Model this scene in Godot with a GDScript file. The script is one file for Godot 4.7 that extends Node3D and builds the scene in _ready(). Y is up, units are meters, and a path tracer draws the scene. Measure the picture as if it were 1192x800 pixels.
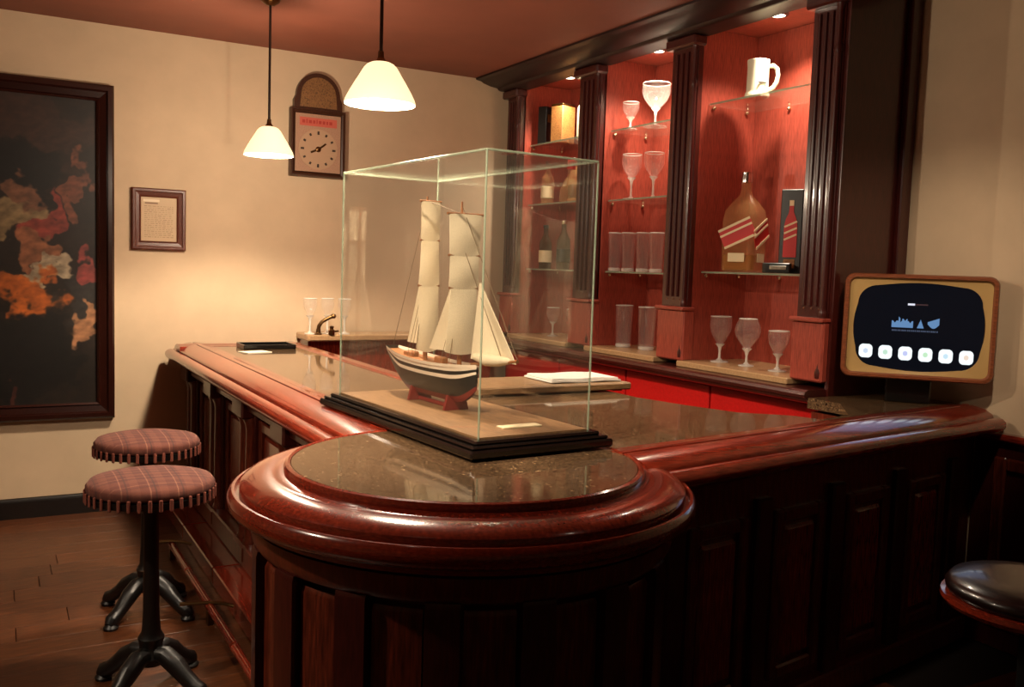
extends Node3D
# A warm, dim pub: L-shaped mahogany bar with a round end, a ship model in a glass case,
# a red back-bar display cabinet on the right wall, pendants, stools and wall pictures.

var T := PackedVector3Array()      # triangles being collected
var TU := PackedVector2Array()     # their texture coordinates, when a texture is printed on
var M := {}
var taken := {}

const CEIL := 3.165
const BACK := -6.56
const RIGHT := 4.10
const FRONT := 4.5
const LEFT := -4.0

# ------------------------------------------------------------------ mesh helpers
func tri(a: Vector3, b: Vector3, c: Vector3) -> void:
	T.append(a); T.append(b); T.append(c)

func quad(a: Vector3, b: Vector3, c: Vector3, d: Vector3) -> void:
	tri(a, b, c); tri(a, c, d)

func uvquad(a: Vector3, b: Vector3, c: Vector3, d: Vector3, u0 := Vector2(0, 1), u1 := Vector2(1, 1), u2 := Vector2(1, 0), u3 := Vector2(0, 0)) -> void:
	quad(a, b, c, d)
	for u in [u0, u1, u2, u0, u2, u3]: TU.append(u)

# closed box with chamfered edges
func box(c: Vector3, s: Vector3, bev := 0.0, bs := Basis.IDENTITY) -> void:
	var h := s * 0.5
	if bev <= 0.0:
		var p := []
		for i in 8: p.append(c + bs * Vector3(h.x * (1 if i & 1 else -1), h.y * (1 if i & 2 else -1), h.z * (1 if i & 4 else -1)))
		quad(p[0], p[2], p[3], p[1]); quad(p[4], p[5], p[7], p[6]); quad(p[0], p[1], p[5], p[4])
		quad(p[2], p[6], p[7], p[3]); quad(p[0], p[4], p[6], p[2]); quad(p[1], p[3], p[7], p[5])
		return
	var b: float = min(bev, min(h.x, min(h.y, h.z)) * 0.95)
	var q := {}
	for i in 8:
		var sg := Vector3(1 if i & 1 else -1, 1 if i & 2 else -1, 1 if i & 4 else -1)
		q[i * 3] = c + bs * (sg * Vector3(h.x, h.y - b, h.z - b))
		q[i * 3 + 1] = c + bs * (sg * Vector3(h.x - b, h.y, h.z - b))
		q[i * 3 + 2] = c + bs * (sg * Vector3(h.x - b, h.y - b, h.z))
	for ax in 3:
		var o1 := (ax + 1) % 3
		var o2 := (ax + 2) % 3
		for sgn in 2:
			var v := []
			for k in [[0, 0], [1, 0], [1, 1], [0, 1]]:
				v.append(q[((sgn << ax) | (k[0] << o1) | (k[1] << o2)) * 3 + ax])
			if sgn == 1: quad(v[0], v[1], v[2], v[3])
			else: quad(v[3], v[2], v[1], v[0])
		for e1 in 2:
			for e2 in 2:
				var i0 := (e1 << o1) | (e2 << o2)
				var i1 := i0 | (1 << ax)
				var a0: Vector3 = q[i0 * 3 + o1]; var a1: Vector3 = q[i1 * 3 + o1]
				var b0: Vector3 = q[i0 * 3 + o2]; var b1: Vector3 = q[i1 * 3 + o2]
				if (e1 ^ e2) == 0: quad(a0, b0, b1, a1)
				else: quad(a0, a1, b1, b0)
	for i in 8:
		var par := (i & 1) + ((i >> 1) & 1) + ((i >> 2) & 1)
		if par % 2 == 1: tri(q[i * 3], q[i * 3 + 1], q[i * 3 + 2])
		else: tri(q[i * 3], q[i * 3 + 2], q[i * 3 + 1])

# surface of revolution about y; prof = [Vector2(radius, height)], closed profile if wanted
func lathe(prof: Array, segs := 32, o := Vector3.ZERO, closed := false, a0 := 0.0, a1 := TAU) -> void:
	var n := prof.size()
	for s in segs:
		var t0 := a0 + (a1 - a0) * s / segs
		var t1 := a0 + (a1 - a0) * (s + 1) / segs
		var c0 := Vector3(cos(t0), 0, -sin(t0))
		var c1 := Vector3(cos(t1), 0, -sin(t1))
		for i in (n if closed else n - 1):
			var p: Vector2 = prof[i]
			var r: Vector2 = prof[(i + 1) % n]
			var A := o + c0 * p.x + Vector3(0, p.y, 0)
			var B := o + c1 * p.x + Vector3(0, p.y, 0)
			var Cc := o + c1 * r.x + Vector3(0, r.y, 0)
			var D := o + c0 * r.x + Vector3(0, r.y, 0)
			if p.x > 1e-6: tri(A, B, Cc)
			if r.x > 1e-6: tri(A, Cc, D)
	if abs(a1 - a0) < TAU - 0.001 and closed:
		for e in 2:
			var t := a0 if e == 0 else a1
			var cc := Vector3(cos(t), 0, -sin(t))
			var pl := PackedVector2Array()
			for p in prof: pl.append(p)
			var idx := Geometry2D.triangulate_polygon(pl)
			for k in range(0, idx.size(), 3):
				var vs := []
				for j in 3: vs.append(o + cc * pl[idx[k + j]].x + Vector3(0, pl[idx[k + j]].y, 0))
				tri(vs[0], vs[1], vs[2])

# polygon (2d) extruded: f maps (x, y, t) with t = 0..1
func prism(poly: Array, at: Transform3D, depth: float) -> void:
	var pl := PackedVector2Array()
	for p in poly: pl.append(p)
	if Geometry2D.is_polygon_clockwise(pl): pl.reverse()
	var n := pl.size()
	for i in n:
		var p := pl[i]; var q := pl[(i + 1) % n]
		quad(at * Vector3(p.x, p.y, 0), at * Vector3(q.x, q.y, 0), at * Vector3(q.x, q.y, depth), at * Vector3(p.x, p.y, depth))
	var idx := Geometry2D.triangulate_polygon(pl)
	for k in range(0, idx.size(), 3):
		var a := pl[idx[k]]; var b := pl[idx[k + 1]]; var c := pl[idx[k + 2]]
		if (b - a).cross(c - a) < 0:
			var t := b; b = c; c = t
		tri(at * Vector3(a.x, a.y, depth), at * Vector3(b.x, b.y, depth), at * Vector3(c.x, c.y, depth))
		tri(at * Vector3(a.x, a.y, 0), at * Vector3(c.x, c.y, 0), at * Vector3(b.x, b.y, 0))

# plan polygon [Vector2(x, z)] between two heights
func slab(poly: Array, y0: float, y1: float) -> void:
	prism(poly, Transform3D(Basis(Vector3(1, 0, 0), Vector3(0, 0, 1), Vector3(0, 1, 0)), Vector3(0, y0, 0)), y1 - y0)

func tube(pts: Array, r, segs := 8) -> void:
	var n := pts.size()
	var rings := []
	var up := Vector3.UP
	for i in n:
		var d: Vector3 = (pts[min(i + 1, n - 1)] - pts[max(i - 1, 0)]).normalized()
		if abs(d.dot(up)) > 0.95: up = Vector3.RIGHT if abs(d.x) < 0.9 else Vector3.FORWARD
		var s := d.cross(up).normalized()
		var u := s.cross(d).normalized()
		up = u
		var rr: float = r[i] if r is Array else r
		var ring := []
		for k in segs:
			var a := TAU * k / segs
			ring.append(pts[i] + (s * cos(a) + u * sin(a)) * rr)
		rings.append(ring)
	for i in n - 1:
		for k in segs:
			var k2 := (k + 1) % segs
			quad(rings[i][k], rings[i][k2], rings[i + 1][k2], rings[i + 1][k])
	for k in segs:
		var k2 := (k + 1) % segs
		tri(pts[0], rings[0][k2], rings[0][k])
		tri(pts[n - 1], rings[n - 1][k], rings[n - 1][k2])

func cyl(a: Vector3, b: Vector3, r: float, segs := 12) -> void:
	tube([a, b], r, segs)

# a grid of points thickened along its normals: cloth, sails
func sheet(g: Array, th: float) -> void:
	var nu := g.size(); var nv: int = g[0].size()
	var f := []; var bk := []
	for i in nu:
		var r1 := []; var r2 := []
		for j in nv:
			var du: Vector3 = g[min(i + 1, nu - 1)][j] - g[max(i - 1, 0)][j]
			var dv: Vector3 = g[i][min(j + 1, nv - 1)] - g[i][max(j - 1, 0)]
			var nn := du.cross(dv).normalized() * th * 0.5
			r1.append(g[i][j] + nn); r2.append(g[i][j] - nn)
		f.append(r1); bk.append(r2)
	for i in nu - 1:
		for j in nv - 1:
			quad(f[i][j], f[i + 1][j], f[i + 1][j + 1], f[i][j + 1])
			quad(bk[i][j], bk[i][j + 1], bk[i + 1][j + 1], bk[i + 1][j])
	for i in nu - 1:
		quad(f[i][0], bk[i][0], bk[i + 1][0], f[i + 1][0])
		quad(f[i][nv - 1], f[i + 1][nv - 1], bk[i + 1][nv - 1], bk[i][nv - 1])
	for j in nv - 1:
		quad(f[0][j], f[0][j + 1], bk[0][j + 1], bk[0][j])
		quad(f[nu - 1][j], bk[nu - 1][j], bk[nu - 1][j + 1], f[nu - 1][j + 1])

func numbered(called: String) -> String:
	if not taken.has(called):
		taken[called] = 0
		return called
	taken[called] += 1
	return "%s_%03d" % [called, taken[called]]

func build_mesh(crease := 38.0) -> ArrayMesh:
	var n := T.size() / 3
	var vol := 0.0
	var org := T[0]
	for i in n: vol += (T[i * 3] - org).dot((T[i * 3 + 1] - org).cross(T[i * 3 + 2] - org))
	var flip := vol < 0
	var fn := PackedVector3Array(); fn.resize(n)
	var at := {}
	for i in n:
		var c := (T[i * 3 + 1] - T[i * 3]).cross(T[i * 3 + 2] - T[i * 3])
		fn[i] = -c if flip else c
		for k in 3:
			var key := (T[i * 3 + k] * 20000.0).round()
			if not at.has(key): at[key] = PackedInt32Array()
			at[key].append(i)
	var co := cos(deg_to_rad(crease))
	var vs := PackedVector3Array(); vs.resize(n * 3)
	var ns := PackedVector3Array(); ns.resize(n * 3)
	var us := PackedVector2Array()
	var uvs := TU.size() == T.size()
	if uvs: us.resize(n * 3)
	var w := 0
	for i in n:
		var fu := fn[i].normalized()
		for k in ([0, 1, 2] if flip else [0, 2, 1]):
			var p := T[i * 3 + k]
			var s := Vector3.ZERO
			for j in at[(p * 20000.0).round()]:
				if fn[j].normalized().dot(fu) > co: s += fn[j]
			vs[w] = p
			ns[w] = s.normalized() if s.length_squared() > 1e-24 else Vector3.UP
			if uvs: us[w] = TU[i * 3 + k]
			w += 1
	var ar := []
	ar.resize(Mesh.ARRAY_MAX)
	ar[Mesh.ARRAY_VERTEX] = vs
	ar[Mesh.ARRAY_NORMAL] = ns
	if uvs: ar[Mesh.ARRAY_TEX_UV] = us
	var m := ArrayMesh.new()
	m.add_surface_from_arrays(Mesh.PRIMITIVE_TRIANGLES, ar)
	T = PackedVector3Array(); TU = PackedVector2Array()
	return m

# commit what was collected as one named mesh
func obj(called: String, m: Material, parent: Node = null, crease := 38.0) -> MeshInstance3D:
	var o := MeshInstance3D.new()
	o.mesh = build_mesh(crease)
	o.material_override = m
	o.cast_shadow = GeometryInstance3D.SHADOW_CASTING_SETTING_ON
	if parent == null:
		o.name = numbered(called); add_child(o)
	else:
		o.name = called; parent.add_child(o, true)
	return o

# a part that reuses a mesh
func piece(called: String, mesh: Mesh, m: Material, parent: Node, at: Transform3D) -> MeshInstance3D:
	var o := MeshInstance3D.new()
	o.mesh = mesh; o.material_override = m; o.transform = at; o.name = called
	parent.add_child(o, true)
	return o

func thing(called: String, label: String, category: String, at := Vector3.ZERO, turn := 0.0, group := "") -> Node3D:
	var o := Node3D.new()
	o.name = numbered(called); add_child(o)
	o.position = at; o.rotation.y = turn
	return tag(o, label, category, group)

func tag(o: Node3D, label: String, category: String, group := "") -> Node3D:
	o.set_meta("label", label); o.set_meta("category", category)
	if group != "": o.set_meta("group", group)
	return o

func structure(o: Node3D, label: String, category: String) -> Node3D:
	tag(o, label, category); o.set_meta("kind", "structure")
	return o

func dup(root: Node3D, at: Vector3, label: String, turn := 0.0, group := "") -> Node3D:
	var r: Node3D = root.duplicate()
	var base := String(root.name)
	if base.length() > 4 and base[-4] == "_" and base.right(3).is_valid_int(): base = base.left(-4)
	r.name = numbered(base); add_child(r)
	r.position = at; r.rotation.y = turn
	r.set_meta("label", label)
	if group != "": r.set_meta("group", group)
	return r

# ------------------------------------------------------------------ materials
func grain_image(sd: int, lo: float, hi: float, freq: float, octs: int, size := 256) -> ImageTexture:
	var nz := FastNoiseLite.new()
	nz.seed = sd; nz.noise_type = FastNoiseLite.TYPE_SIMPLEX_SMOOTH; nz.frequency = freq
	nz.fractal_octaves = octs; nz.fractal_gain = 0.6
	var im := nz.get_seamless_image(size, size)
	im.convert(Image.FORMAT_RGB8)
	for y in size:
		for x in size:
			var v := lerpf(lo, hi, im.get_pixel(x, y).r)
			im.set_pixel(x, y, Color(v, v, v))
	im.generate_mipmaps()
	return ImageTexture.create_from_image(im)

func ramp_image(sd: int, cols: Array, freq: float, octs: int, size := 256) -> ImageTexture:
	var nz := FastNoiseLite.new()
	nz.seed = sd; nz.noise_type = FastNoiseLite.TYPE_SIMPLEX_SMOOTH; nz.frequency = freq
	nz.fractal_octaves = octs; nz.fractal_gain = 0.65
	var src := nz.get_seamless_image(size, size)
	src.convert(Image.FORMAT_RGB8)
	var im := Image.create(size, size, false, Image.FORMAT_RGB8)
	for y in size:
		for x in size:
			var v := clampf(src.get_pixel(x, y).r, 0.0, 0.999) * (cols.size() - 1)
			var i := int(v)
			im.set_pixel(x, y, cols[i].lerp(cols[i + 1], v - i))
	return ImageTexture.create_from_image(im)

func mat(called: String, col: Color, rough: float, tex: Texture2D = null, scale := Vector3.ONE, coat := 0.0, metal := 0.0, spec := 0.5) -> StandardMaterial3D:
	var m := StandardMaterial3D.new()
	m.albedo_color = col; m.roughness = rough; m.metallic = metal; m.metallic_specular = spec
	if tex:
		m.albedo_texture = tex
		m.uv1_triplanar = true
		m.uv1_scale = scale
	if coat > 0.0:
		m.clearcoat_enabled = true; m.clearcoat = coat; m.clearcoat_roughness = 0.08
	M[called] = m
	return m

func glass(called: String, col: Color, alpha: float, rough := 0.0) -> StandardMaterial3D:
	var m := mat(called, Color(col, alpha), rough)
	m.transparency = BaseMaterial3D.TRANSPARENCY_ALPHA
	return m

func glow(called: String, col: Color, energy: float, tex: Texture2D = null) -> StandardMaterial3D:
	var m := mat(called, Color(0.9, 0.9, 0.88) if tex == null else Color(0.02, 0.02, 0.03), 0.35)
	m.emission_enabled = true; m.emission = col; m.emission_energy_multiplier = energy
	if tex:
		m.emission_texture = tex
		m.emission_operator = BaseMaterial3D.EMISSION_OP_MULTIPLY
	return m

func materials() -> void:
	var g1 := grain_image(3, 0.45, 1.0, 0.02, 4)
	var g2 := grain_image(8, 0.7, 1.0, 0.03, 3)
	var fine := grain_image(21, 0.86, 1.0, 0.06, 3)
	for ax in ["x", "y", "z"]:
		var sc := Vector3(14, 14, 14)
		sc["xyz".find(ax)] = 1.2
		mat("mahogany_" + ax, Color(0.66, 0.22, 0.13), 0.2, g1, sc, 0.6)
		mat("redwood_" + ax, Color(0.72, 0.32, 0.25), 0.36, g2, sc, 0.15)
		mat("darkwood_" + ax, Color(0.30, 0.095, 0.075), 0.3, g2, sc, 0.4)
	mat("mahogany_round", Color(0.66, 0.22, 0.13), 0.2, g1, Vector3(9, 30, 9), 0.7)
	mat("barred", Color(0.52, 0.21, 0.13), 0.3, g1, Vector3(14, 1.2, 14), 0.3)
	mat("cornicewood", Color(0.14, 0.06, 0.045), 0.42, g2, Vector3(14, 14, 1.2))
	mat("wall", Color(0.83, 0.73, 0.60), 0.85, grain_image(5, 0.93, 1.0, 0.012, 5), Vector3(0.5, 0.5, 0.5))
	mat("ceiling", Color(0.52, 0.28, 0.20), 0.62, grain_image(7, 0.88, 1.0, 0.01, 4), Vector3(0.4, 0.4, 0.4))
	for k in 3:
		mat("plank%d" % k, [Color(0.45, 0.25, 0.125), Color(0.43, 0.235, 0.12), Color(0.47, 0.26, 0.13)][k], 0.38, g1, Vector3(1.0, 14, 14))
	mat("floor_under", Color(0.10, 0.06, 0.04), 0.7)
	mat("baseboard", Color(0.085, 0.05, 0.032), 0.4, g2, Vector3(1, 14, 14))
	var stone := ramp_image(31, [Color(0.10, 0.075, 0.05), Color(0.17, 0.125, 0.085), Color(0.47, 0.365, 0.26), Color(0.22, 0.165, 0.115), Color(0.54, 0.43, 0.31), Color(0.74, 0.63, 0.48)], 0.035, 5, 512)
	mat("stone", Color(1, 1, 1), 0.06, stone, Vector3(1.6, 1.6, 1.6), 0.0, 0.0, 0.6)
	mat("marble", Color(0.72, 0.58, 0.42), 0.25, fine, Vector3(3, 3, 3))
	mat("brass", Color(0.83, 0.62, 0.33), 0.28, null, Vector3.ONE, 0.0, 1.0)
	mat("oldbrass", Color(0.42, 0.31, 0.19), 0.35, null, Vector3.ONE, 0.0, 1.0)
	mat("steel", Color(0.75, 0.74, 0.72), 0.2, null, Vector3.ONE, 0.0, 1.0)
	mat("iron", Color(0.055, 0.05, 0.045), 0.4, fine, Vector3(10, 10, 10))
	mat("blackpaint", Color(0.03, 0.028, 0.025), 0.28, null, Vector3.ONE, 0.3)
	mat("cord", Color(0.16, 0.09, 0.06), 0.5)
	mat("caseblack", Color(0.085, 0.058, 0.045), 0.22, g2, Vector3(14, 14, 1.2), 0.5)
	mat("caseboard", Color(0.56, 0.42, 0.27), 0.4, g2, Vector3(10, 10, 1.0))
	mat("sail", Color(0.90, 0.84, 0.70), 0.9, fine, Vector3(12, 12, 12))
	M.sail.backlight_enabled = true; M.sail.backlight = Color(0.35, 0.32, 0.25)
	mat("hullwhite", Color(0.86, 0.80, 0.70), 0.5)
	mat("hullblack", Color(0.05, 0.06, 0.055), 0.4)
	mat("hullred", Color(0.45, 0.10, 0.07), 0.5)
	mat("spar", Color(0.52, 0.33, 0.17), 0.5)
	mat("rope", Color(0.42, 0.34, 0.24), 0.9)
	mat("plaque", Color(0.90, 0.84, 0.68), 0.4)
	mat("white", Color(0.90, 0.88, 0.82), 0.35)
	mat("ceramic", Color(0.86, 0.83, 0.73), 0.18, null, Vector3.ONE, 0.4)
	mat("linen", Color(0.90, 0.88, 0.84), 0.9, fine, Vector3(20, 20, 20))
	mat("traywood", Color(0.60, 0.46, 0.30), 0.5, g2, Vector3(1.5, 12, 12))
	mat("paper", Color(0.86, 0.83, 0.75), 0.8)
	mat("redframe", Color(0.42, 0.20, 0.12), 0.4, g2, Vector3(12, 12, 12))
	mat("pictureframe", Color(0.19, 0.075, 0.05), 0.22, g2, Vector3(10, 10, 10), 0.5)
	mat("clockwood", Color(0.30, 0.17, 0.10), 0.4, g2, Vector3(10, 10, 10))
	mat("clockpanel", Color(0.72, 0.56, 0.45), 0.6, fine, Vector3(6, 6, 6))
	mat("clockdial", Color(0.70, 0.57, 0.45), 0.6)
	mat("clockinset", Color(0.58, 0.46, 0.34), 0.5, ramp_image(12, [Color(0.5, 0.45, 0.35), Color(0.95, 0.85, 0.7), Color(0.55, 0.5, 0.4)], 0.05, 3, 128), Vector3(6, 6, 6))
	mat("clockred", Color(0.76, 0.36, 0.29), 0.6)
	mat("clockletter", Color(0.66, 0.22, 0.17), 0.6)
	mat("clockmark", Color(0.22, 0.16, 0.12), 0.6)
	mat("doorred", Color(0.74, 0.085, 0.075), 0.35, fine, Vector3(3, 3, 3))
	glass("pane", Color(0.70, 0.80, 0.74), 0.005)
	glass("paneedge", Color(0.62, 0.68, 0.58), 0.5, 0.2)
	glass("shelfglass", Color(0.6, 0.74, 0.66), 0.08)
	glass("clear", Color(0.97, 0.96, 0.93), 0.035, 0.0)
	glass("thickglass", Color(0.97, 0.96, 0.92), 0.45, 0.05)
	glass("amber", Color(0.72, 0.42, 0.16), 0.5, 0.02)
	glass("bottleclear", Color(0.95, 0.78, 0.50), 0.13, 0.0)
	glass("brownglass", Color(0.26, 0.15, 0.07), 0.75, 0.03)
	mat("labelred", Color(0.76, 0.07, 0.06), 0.5)
	mat("labelcream", Color(0.90, 0.83, 0.66), 0.5)
	mat("labelblack", Color(0.05, 0.045, 0.04), 0.4)
	mat("boxtan", Color(0.62, 0.45, 0.27), 0.6, ramp_image(14, [Color(0.55, 0.45, 0.3), Color(1, 0.95, 0.8), Color(0.6, 0.4, 0.3)], 0.06, 3, 128), Vector3(6, 6, 6))
	mat("stud", Color(0.86, 0.80, 0.66), 0.2, null, Vector3.ONE, 0.0, 0.9)
	mat("tvwood", Color(0.62, 0.34, 0.21), 0.35, g2, Vector3(2, 14, 14), 0.3)
	mat("tvbezel", Color(0.76, 0.62, 0.39), 0.4)
	mat("tvblack", Color(0.02, 0.02, 0.025), 0.3)
	mat("leather", Color(0.10, 0.035, 0.03), 0.28, fine, Vector3(10, 10, 10), 0.4)
	# plaid cushion cloth: woven stripes in brick, rose and cream
	var pl := Image.create(256, 256, false, Image.FORMAT_RGB8)
	var rng := RandomNumberGenerator.new(); rng.seed = 4
	for y in 256:
		for x in 256:
			var a := fmod(x, 64.0); var b := fmod(y, 64.0)
			var c := Color(0.31, 0.125, 0.085)
			if a < 20: c = c.lerp(Color(0.43, 0.24, 0.175), 0.5)
			if b < 20: c = c.lerp(Color(0.43, 0.24, 0.175), 0.5)
			if a > 40 and a < 44: c = c.lerp(Color(0.66, 0.50, 0.39), 0.45)
			if b > 40 and b < 44: c = c.lerp(Color(0.66, 0.50, 0.39), 0.45)
			if a > 52 and a < 57: c = c.lerp(Color(0.18, 0.09, 0.08), 0.5)
			if b > 52 and b < 57: c = c.lerp(Color(0.18, 0.09, 0.08), 0.5)
			var k := rng.randf_range(0.88, 1.06)
			pl.set_pixel(x, y, Color(c.r * k, c.g * k, c.b * k))
	mat("plaid", Color(1, 1, 1), 0.9, ImageTexture.create_from_image(pl), Vector3(2.6, 2.6, 2.6))
	mat("fringe", Color(0.45, 0.22, 0.16), 0.9)

# ------------------------------------------------------------------ lights
func spot(parent: Node, at: Vector3, to: Vector3, energy: float, angle: float, col: Color, size: float, soft := 0.6) -> SpotLight3D:
	var l := SpotLight3D.new()
	l.name = "spot_light"
	parent.add_child(l, true)
	l.position = at
	l.basis = Basis.looking_at((to - at).normalized(), Vector3.FORWARD if abs((to - at).normalized().y) > 0.9 else Vector3.UP)
	l.light_energy = energy; l.light_color = col; l.spot_angle = angle; l.spot_angle_attenuation = soft
	l.light_size = size; l.spot_range = 14; l.spot_attenuation = 2.0; l.shadow_enabled = true
	return l

func omni(parent: Node, at: Vector3, energy: float, col: Color, size: float) -> OmniLight3D:
	var l := OmniLight3D.new()
	l.name = "omni_light"
	parent.add_child(l, true)
	l.position = at; l.light_energy = energy; l.light_color = col; l.light_size = size
	l.omni_range = 14; l.omni_attenuation = 2.0; l.shadow_enabled = true
	return l

const WARM := Color(1.0, 0.91, 0.80)
const HALOGEN := Color(1.0, 0.92, 0.82)
const PENDANT_SPOT := 2.8
const PENDANT_OMNI := 1.0
const CABINET_SPOT := 2.2
const CEILING_SPOT := 1.0
const EXPOSURE := 1.2

func _ready() -> void:
	# camera
	var cam := Camera3D.new()
	cam.name = "camera"
	add_child(cam)
	cam.fov = rad_to_deg(2.0 * atan(400.0 / 1073.0))
	cam.transform = Transform3D(Basis(Vector3(0.87121495, 0.03304369, 0.48978835), Vector3(0.01146947, 0.99608945, -0.08760283), Vector3(-0.49076773, 0.08193851, 0.86742903)), Vector3(0, 1.7, 0))
	cam.near = 0.05; cam.far = 60.0
	cam.current = true
	# environment: the room is closed, so the background gives nothing
	var we := WorldEnvironment.new()
	we.name = "environment"
	var env := Environment.new()
	env.background_mode = Environment.BG_COLOR
	env.background_color = Color(0.01, 0.008, 0.006)
	env.tonemap_mode = Environment.TONE_MAPPER_LINEAR
	env.tonemap_exposure = EXPOSURE
	env.sdfgi_enabled = true; env.ssao_enabled = true; env.ssil_enabled = true
	we.environment = env
	add_child(we)
	materials()
	room()
	bar_bases()
	bar_top()
	back_bar()
	wall_things()
	pendants()
	stools()
	ship_case()
	ship()
	cabinet_contents()
	television()
	small_things()
	ceiling_lamps()

# ------------------------------------------------------------------ the room
func room() -> void:
	slab([Vector2(LEFT - .2, BACK - .2), Vector2(RIGHT + .2, BACK - .2), Vector2(RIGHT + .2, FRONT + .2), Vector2(LEFT - .2, FRONT + .2)], -0.2, -0.012)
	var fl := obj("floor", M.floor_under)
	structure(fl, "worn brown wooden floorboards in front of the bar", "floor")
	var rng := RandomNumberGenerator.new(); rng.seed = 11
	var meshes := []
	for w in 3:
		box(Vector3.ZERO, Vector3([2.05, 1.65, 2.45][w], 0.014, 0.176), 0.0012)
		meshes.append(build_mesh())
	var lens := [2.05, 1.65, 2.45]
	var z := BACK + 0.09
	while z < FRONT:
		var x: float = LEFT - rng.randf() * 1.2
		while x < RIGHT:
			var k := rng.randi() % 3
			var L: float = lens[k]
			var cx: float = x + L / 2
			if cx - L / 2 > LEFT - 0.6 and cx + L / 2 < RIGHT + 0.9:
				piece("plank", meshes[k], M["plank%d" % (rng.randi() % 3)], fl, Transform3D(Basis.IDENTITY, Vector3(clampf(cx, LEFT + L / 2 - .15, RIGHT - L / 2 + .15), -0.007, z)))
			x += L + 0.003
		z += 0.1768
	box(Vector3((LEFT + RIGHT) / 2, CEIL + 0.1, (BACK + FRONT) / 2), Vector3(RIGHT - LEFT + 0.4, 0.2, FRONT - BACK + 0.4))
	structure(obj("ceiling", M.ceiling), "terracotta brown painted ceiling over the bar", "ceiling")
	box(Vector3((LEFT + RIGHT) / 2, CEIL / 2, BACK - 0.1), Vector3(RIGHT - LEFT + 0.4, CEIL + 0.3, 0.2))
	structure(obj("wall_back", M.wall), "cream plaster wall behind the far end of the bar", "wall")
	box(Vector3(RIGHT + 0.1, CEIL / 2, (BACK + FRONT) / 2), Vector3(0.2, CEIL + 0.3, FRONT - BACK + 0.4))
	structure(obj("wall_right", M.wall), "dim ochre wall behind the retro television", "wall")
	box(Vector3(LEFT - 0.1, CEIL / 2, (BACK + FRONT) / 2), Vector3(0.2, CEIL + 0.3, FRONT - BACK + 0.4))
	structure(obj("wall_left", M.wall), "ochre plaster wall on the left side of the room", "wall")
	box(Vector3((LEFT + RIGHT) / 2, CEIL / 2, FRONT + 0.1), Vector3(RIGHT - LEFT + 0.4, CEIL + 0.3, 0.2))
	structure(obj("wall_front", M.wall), "ochre plaster wall facing the bar", "wall")
	prism([Vector2(0, 0), Vector2(0.022, 0), Vector2(0.022, 0.1), Vector2(0.012, 0.125), Vector2(0, 0.13)], Transform3D(Basis(Vector3(0, 0, 1), Vector3(0, 1, 0), Vector3(1, 0, 0)), Vector3(LEFT, 0, BACK)), 1.08 - LEFT)
	structure(obj("baseboard_back", M.baseboard), "dark brown skirting board along the cream wall", "baseboard")

	# panelled dado on the side wall in front of the bar
	box(Vector3(RIGHT - 0.012, 0.49, 0.88), Vector3(0.022, 0.98, 7.14))
	var dado := obj("trim_1", M.darkwood_y)
	structure(dado, "dark panelled dado on the side wall beyond the leather stool", "dado")
	box(Vector3(RIGHT - 0.03, 0.993, 0.88), Vector3(0.06, 0.034, 7.14), 0.008)
	obj("dado_rail", M.mahogany_z, dado)
	for k in 9:
		var zc := -2.28 + k * 0.72
		for e in [-1, 1]:
			box(Vector3(RIGHT - 0.034, 0.50, zc + e * 0.27), Vector3(0.024, 0.80, 0.06), 0.008)
			obj("panel_stile", M.barred, dado)
			box(Vector3(RIGHT - 0.034, 0.50 + e * 0.37, zc), Vector3(0.024, 0.06, 0.48), 0.008)
			obj("panel_rail", M.barred, dado)

# ------------------------------------------------------------------ the bar
const ARM_TAN := 0.158
func lip_z(x: float) -> float:
	return -2.18 - (x - 1.87) * ARM_TAN

const MOULD := [Vector2(.06, 1.0150), Vector2(.022, 1.0220), Vector2(.006, 1.0340), Vector2(.0, 1.0500), Vector2(.004, 1.0660), Vector2(.018, 1.0790), Vector2(.036, 1.0840),
	Vector2(.047, 1.0830), Vector2(.050, 1.0640), Vector2(.060, 1.0640), Vector2(.062, 1.0860), Vector2(.07, 1.0960), Vector2(.1, 1.1130), Vector2(.135, 1.1213), Vector2(.160, 1.1251), Vector2(.167, 1.1247),
	Vector2(.169, 1.1197), Vector2(.177, 1.1197), Vector2(.179, 1.1260), Vector2(.188, 1.1272), Vector2(.203, 1.1260), Vector2(.22, 1.1226), Vector2(.24, 1.1192), Vector2(.272, 1.1165), Vector2(.275, 1.0600), Vector2(.12, 1.0500), Vector2(.12, 1.0150)]

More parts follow.
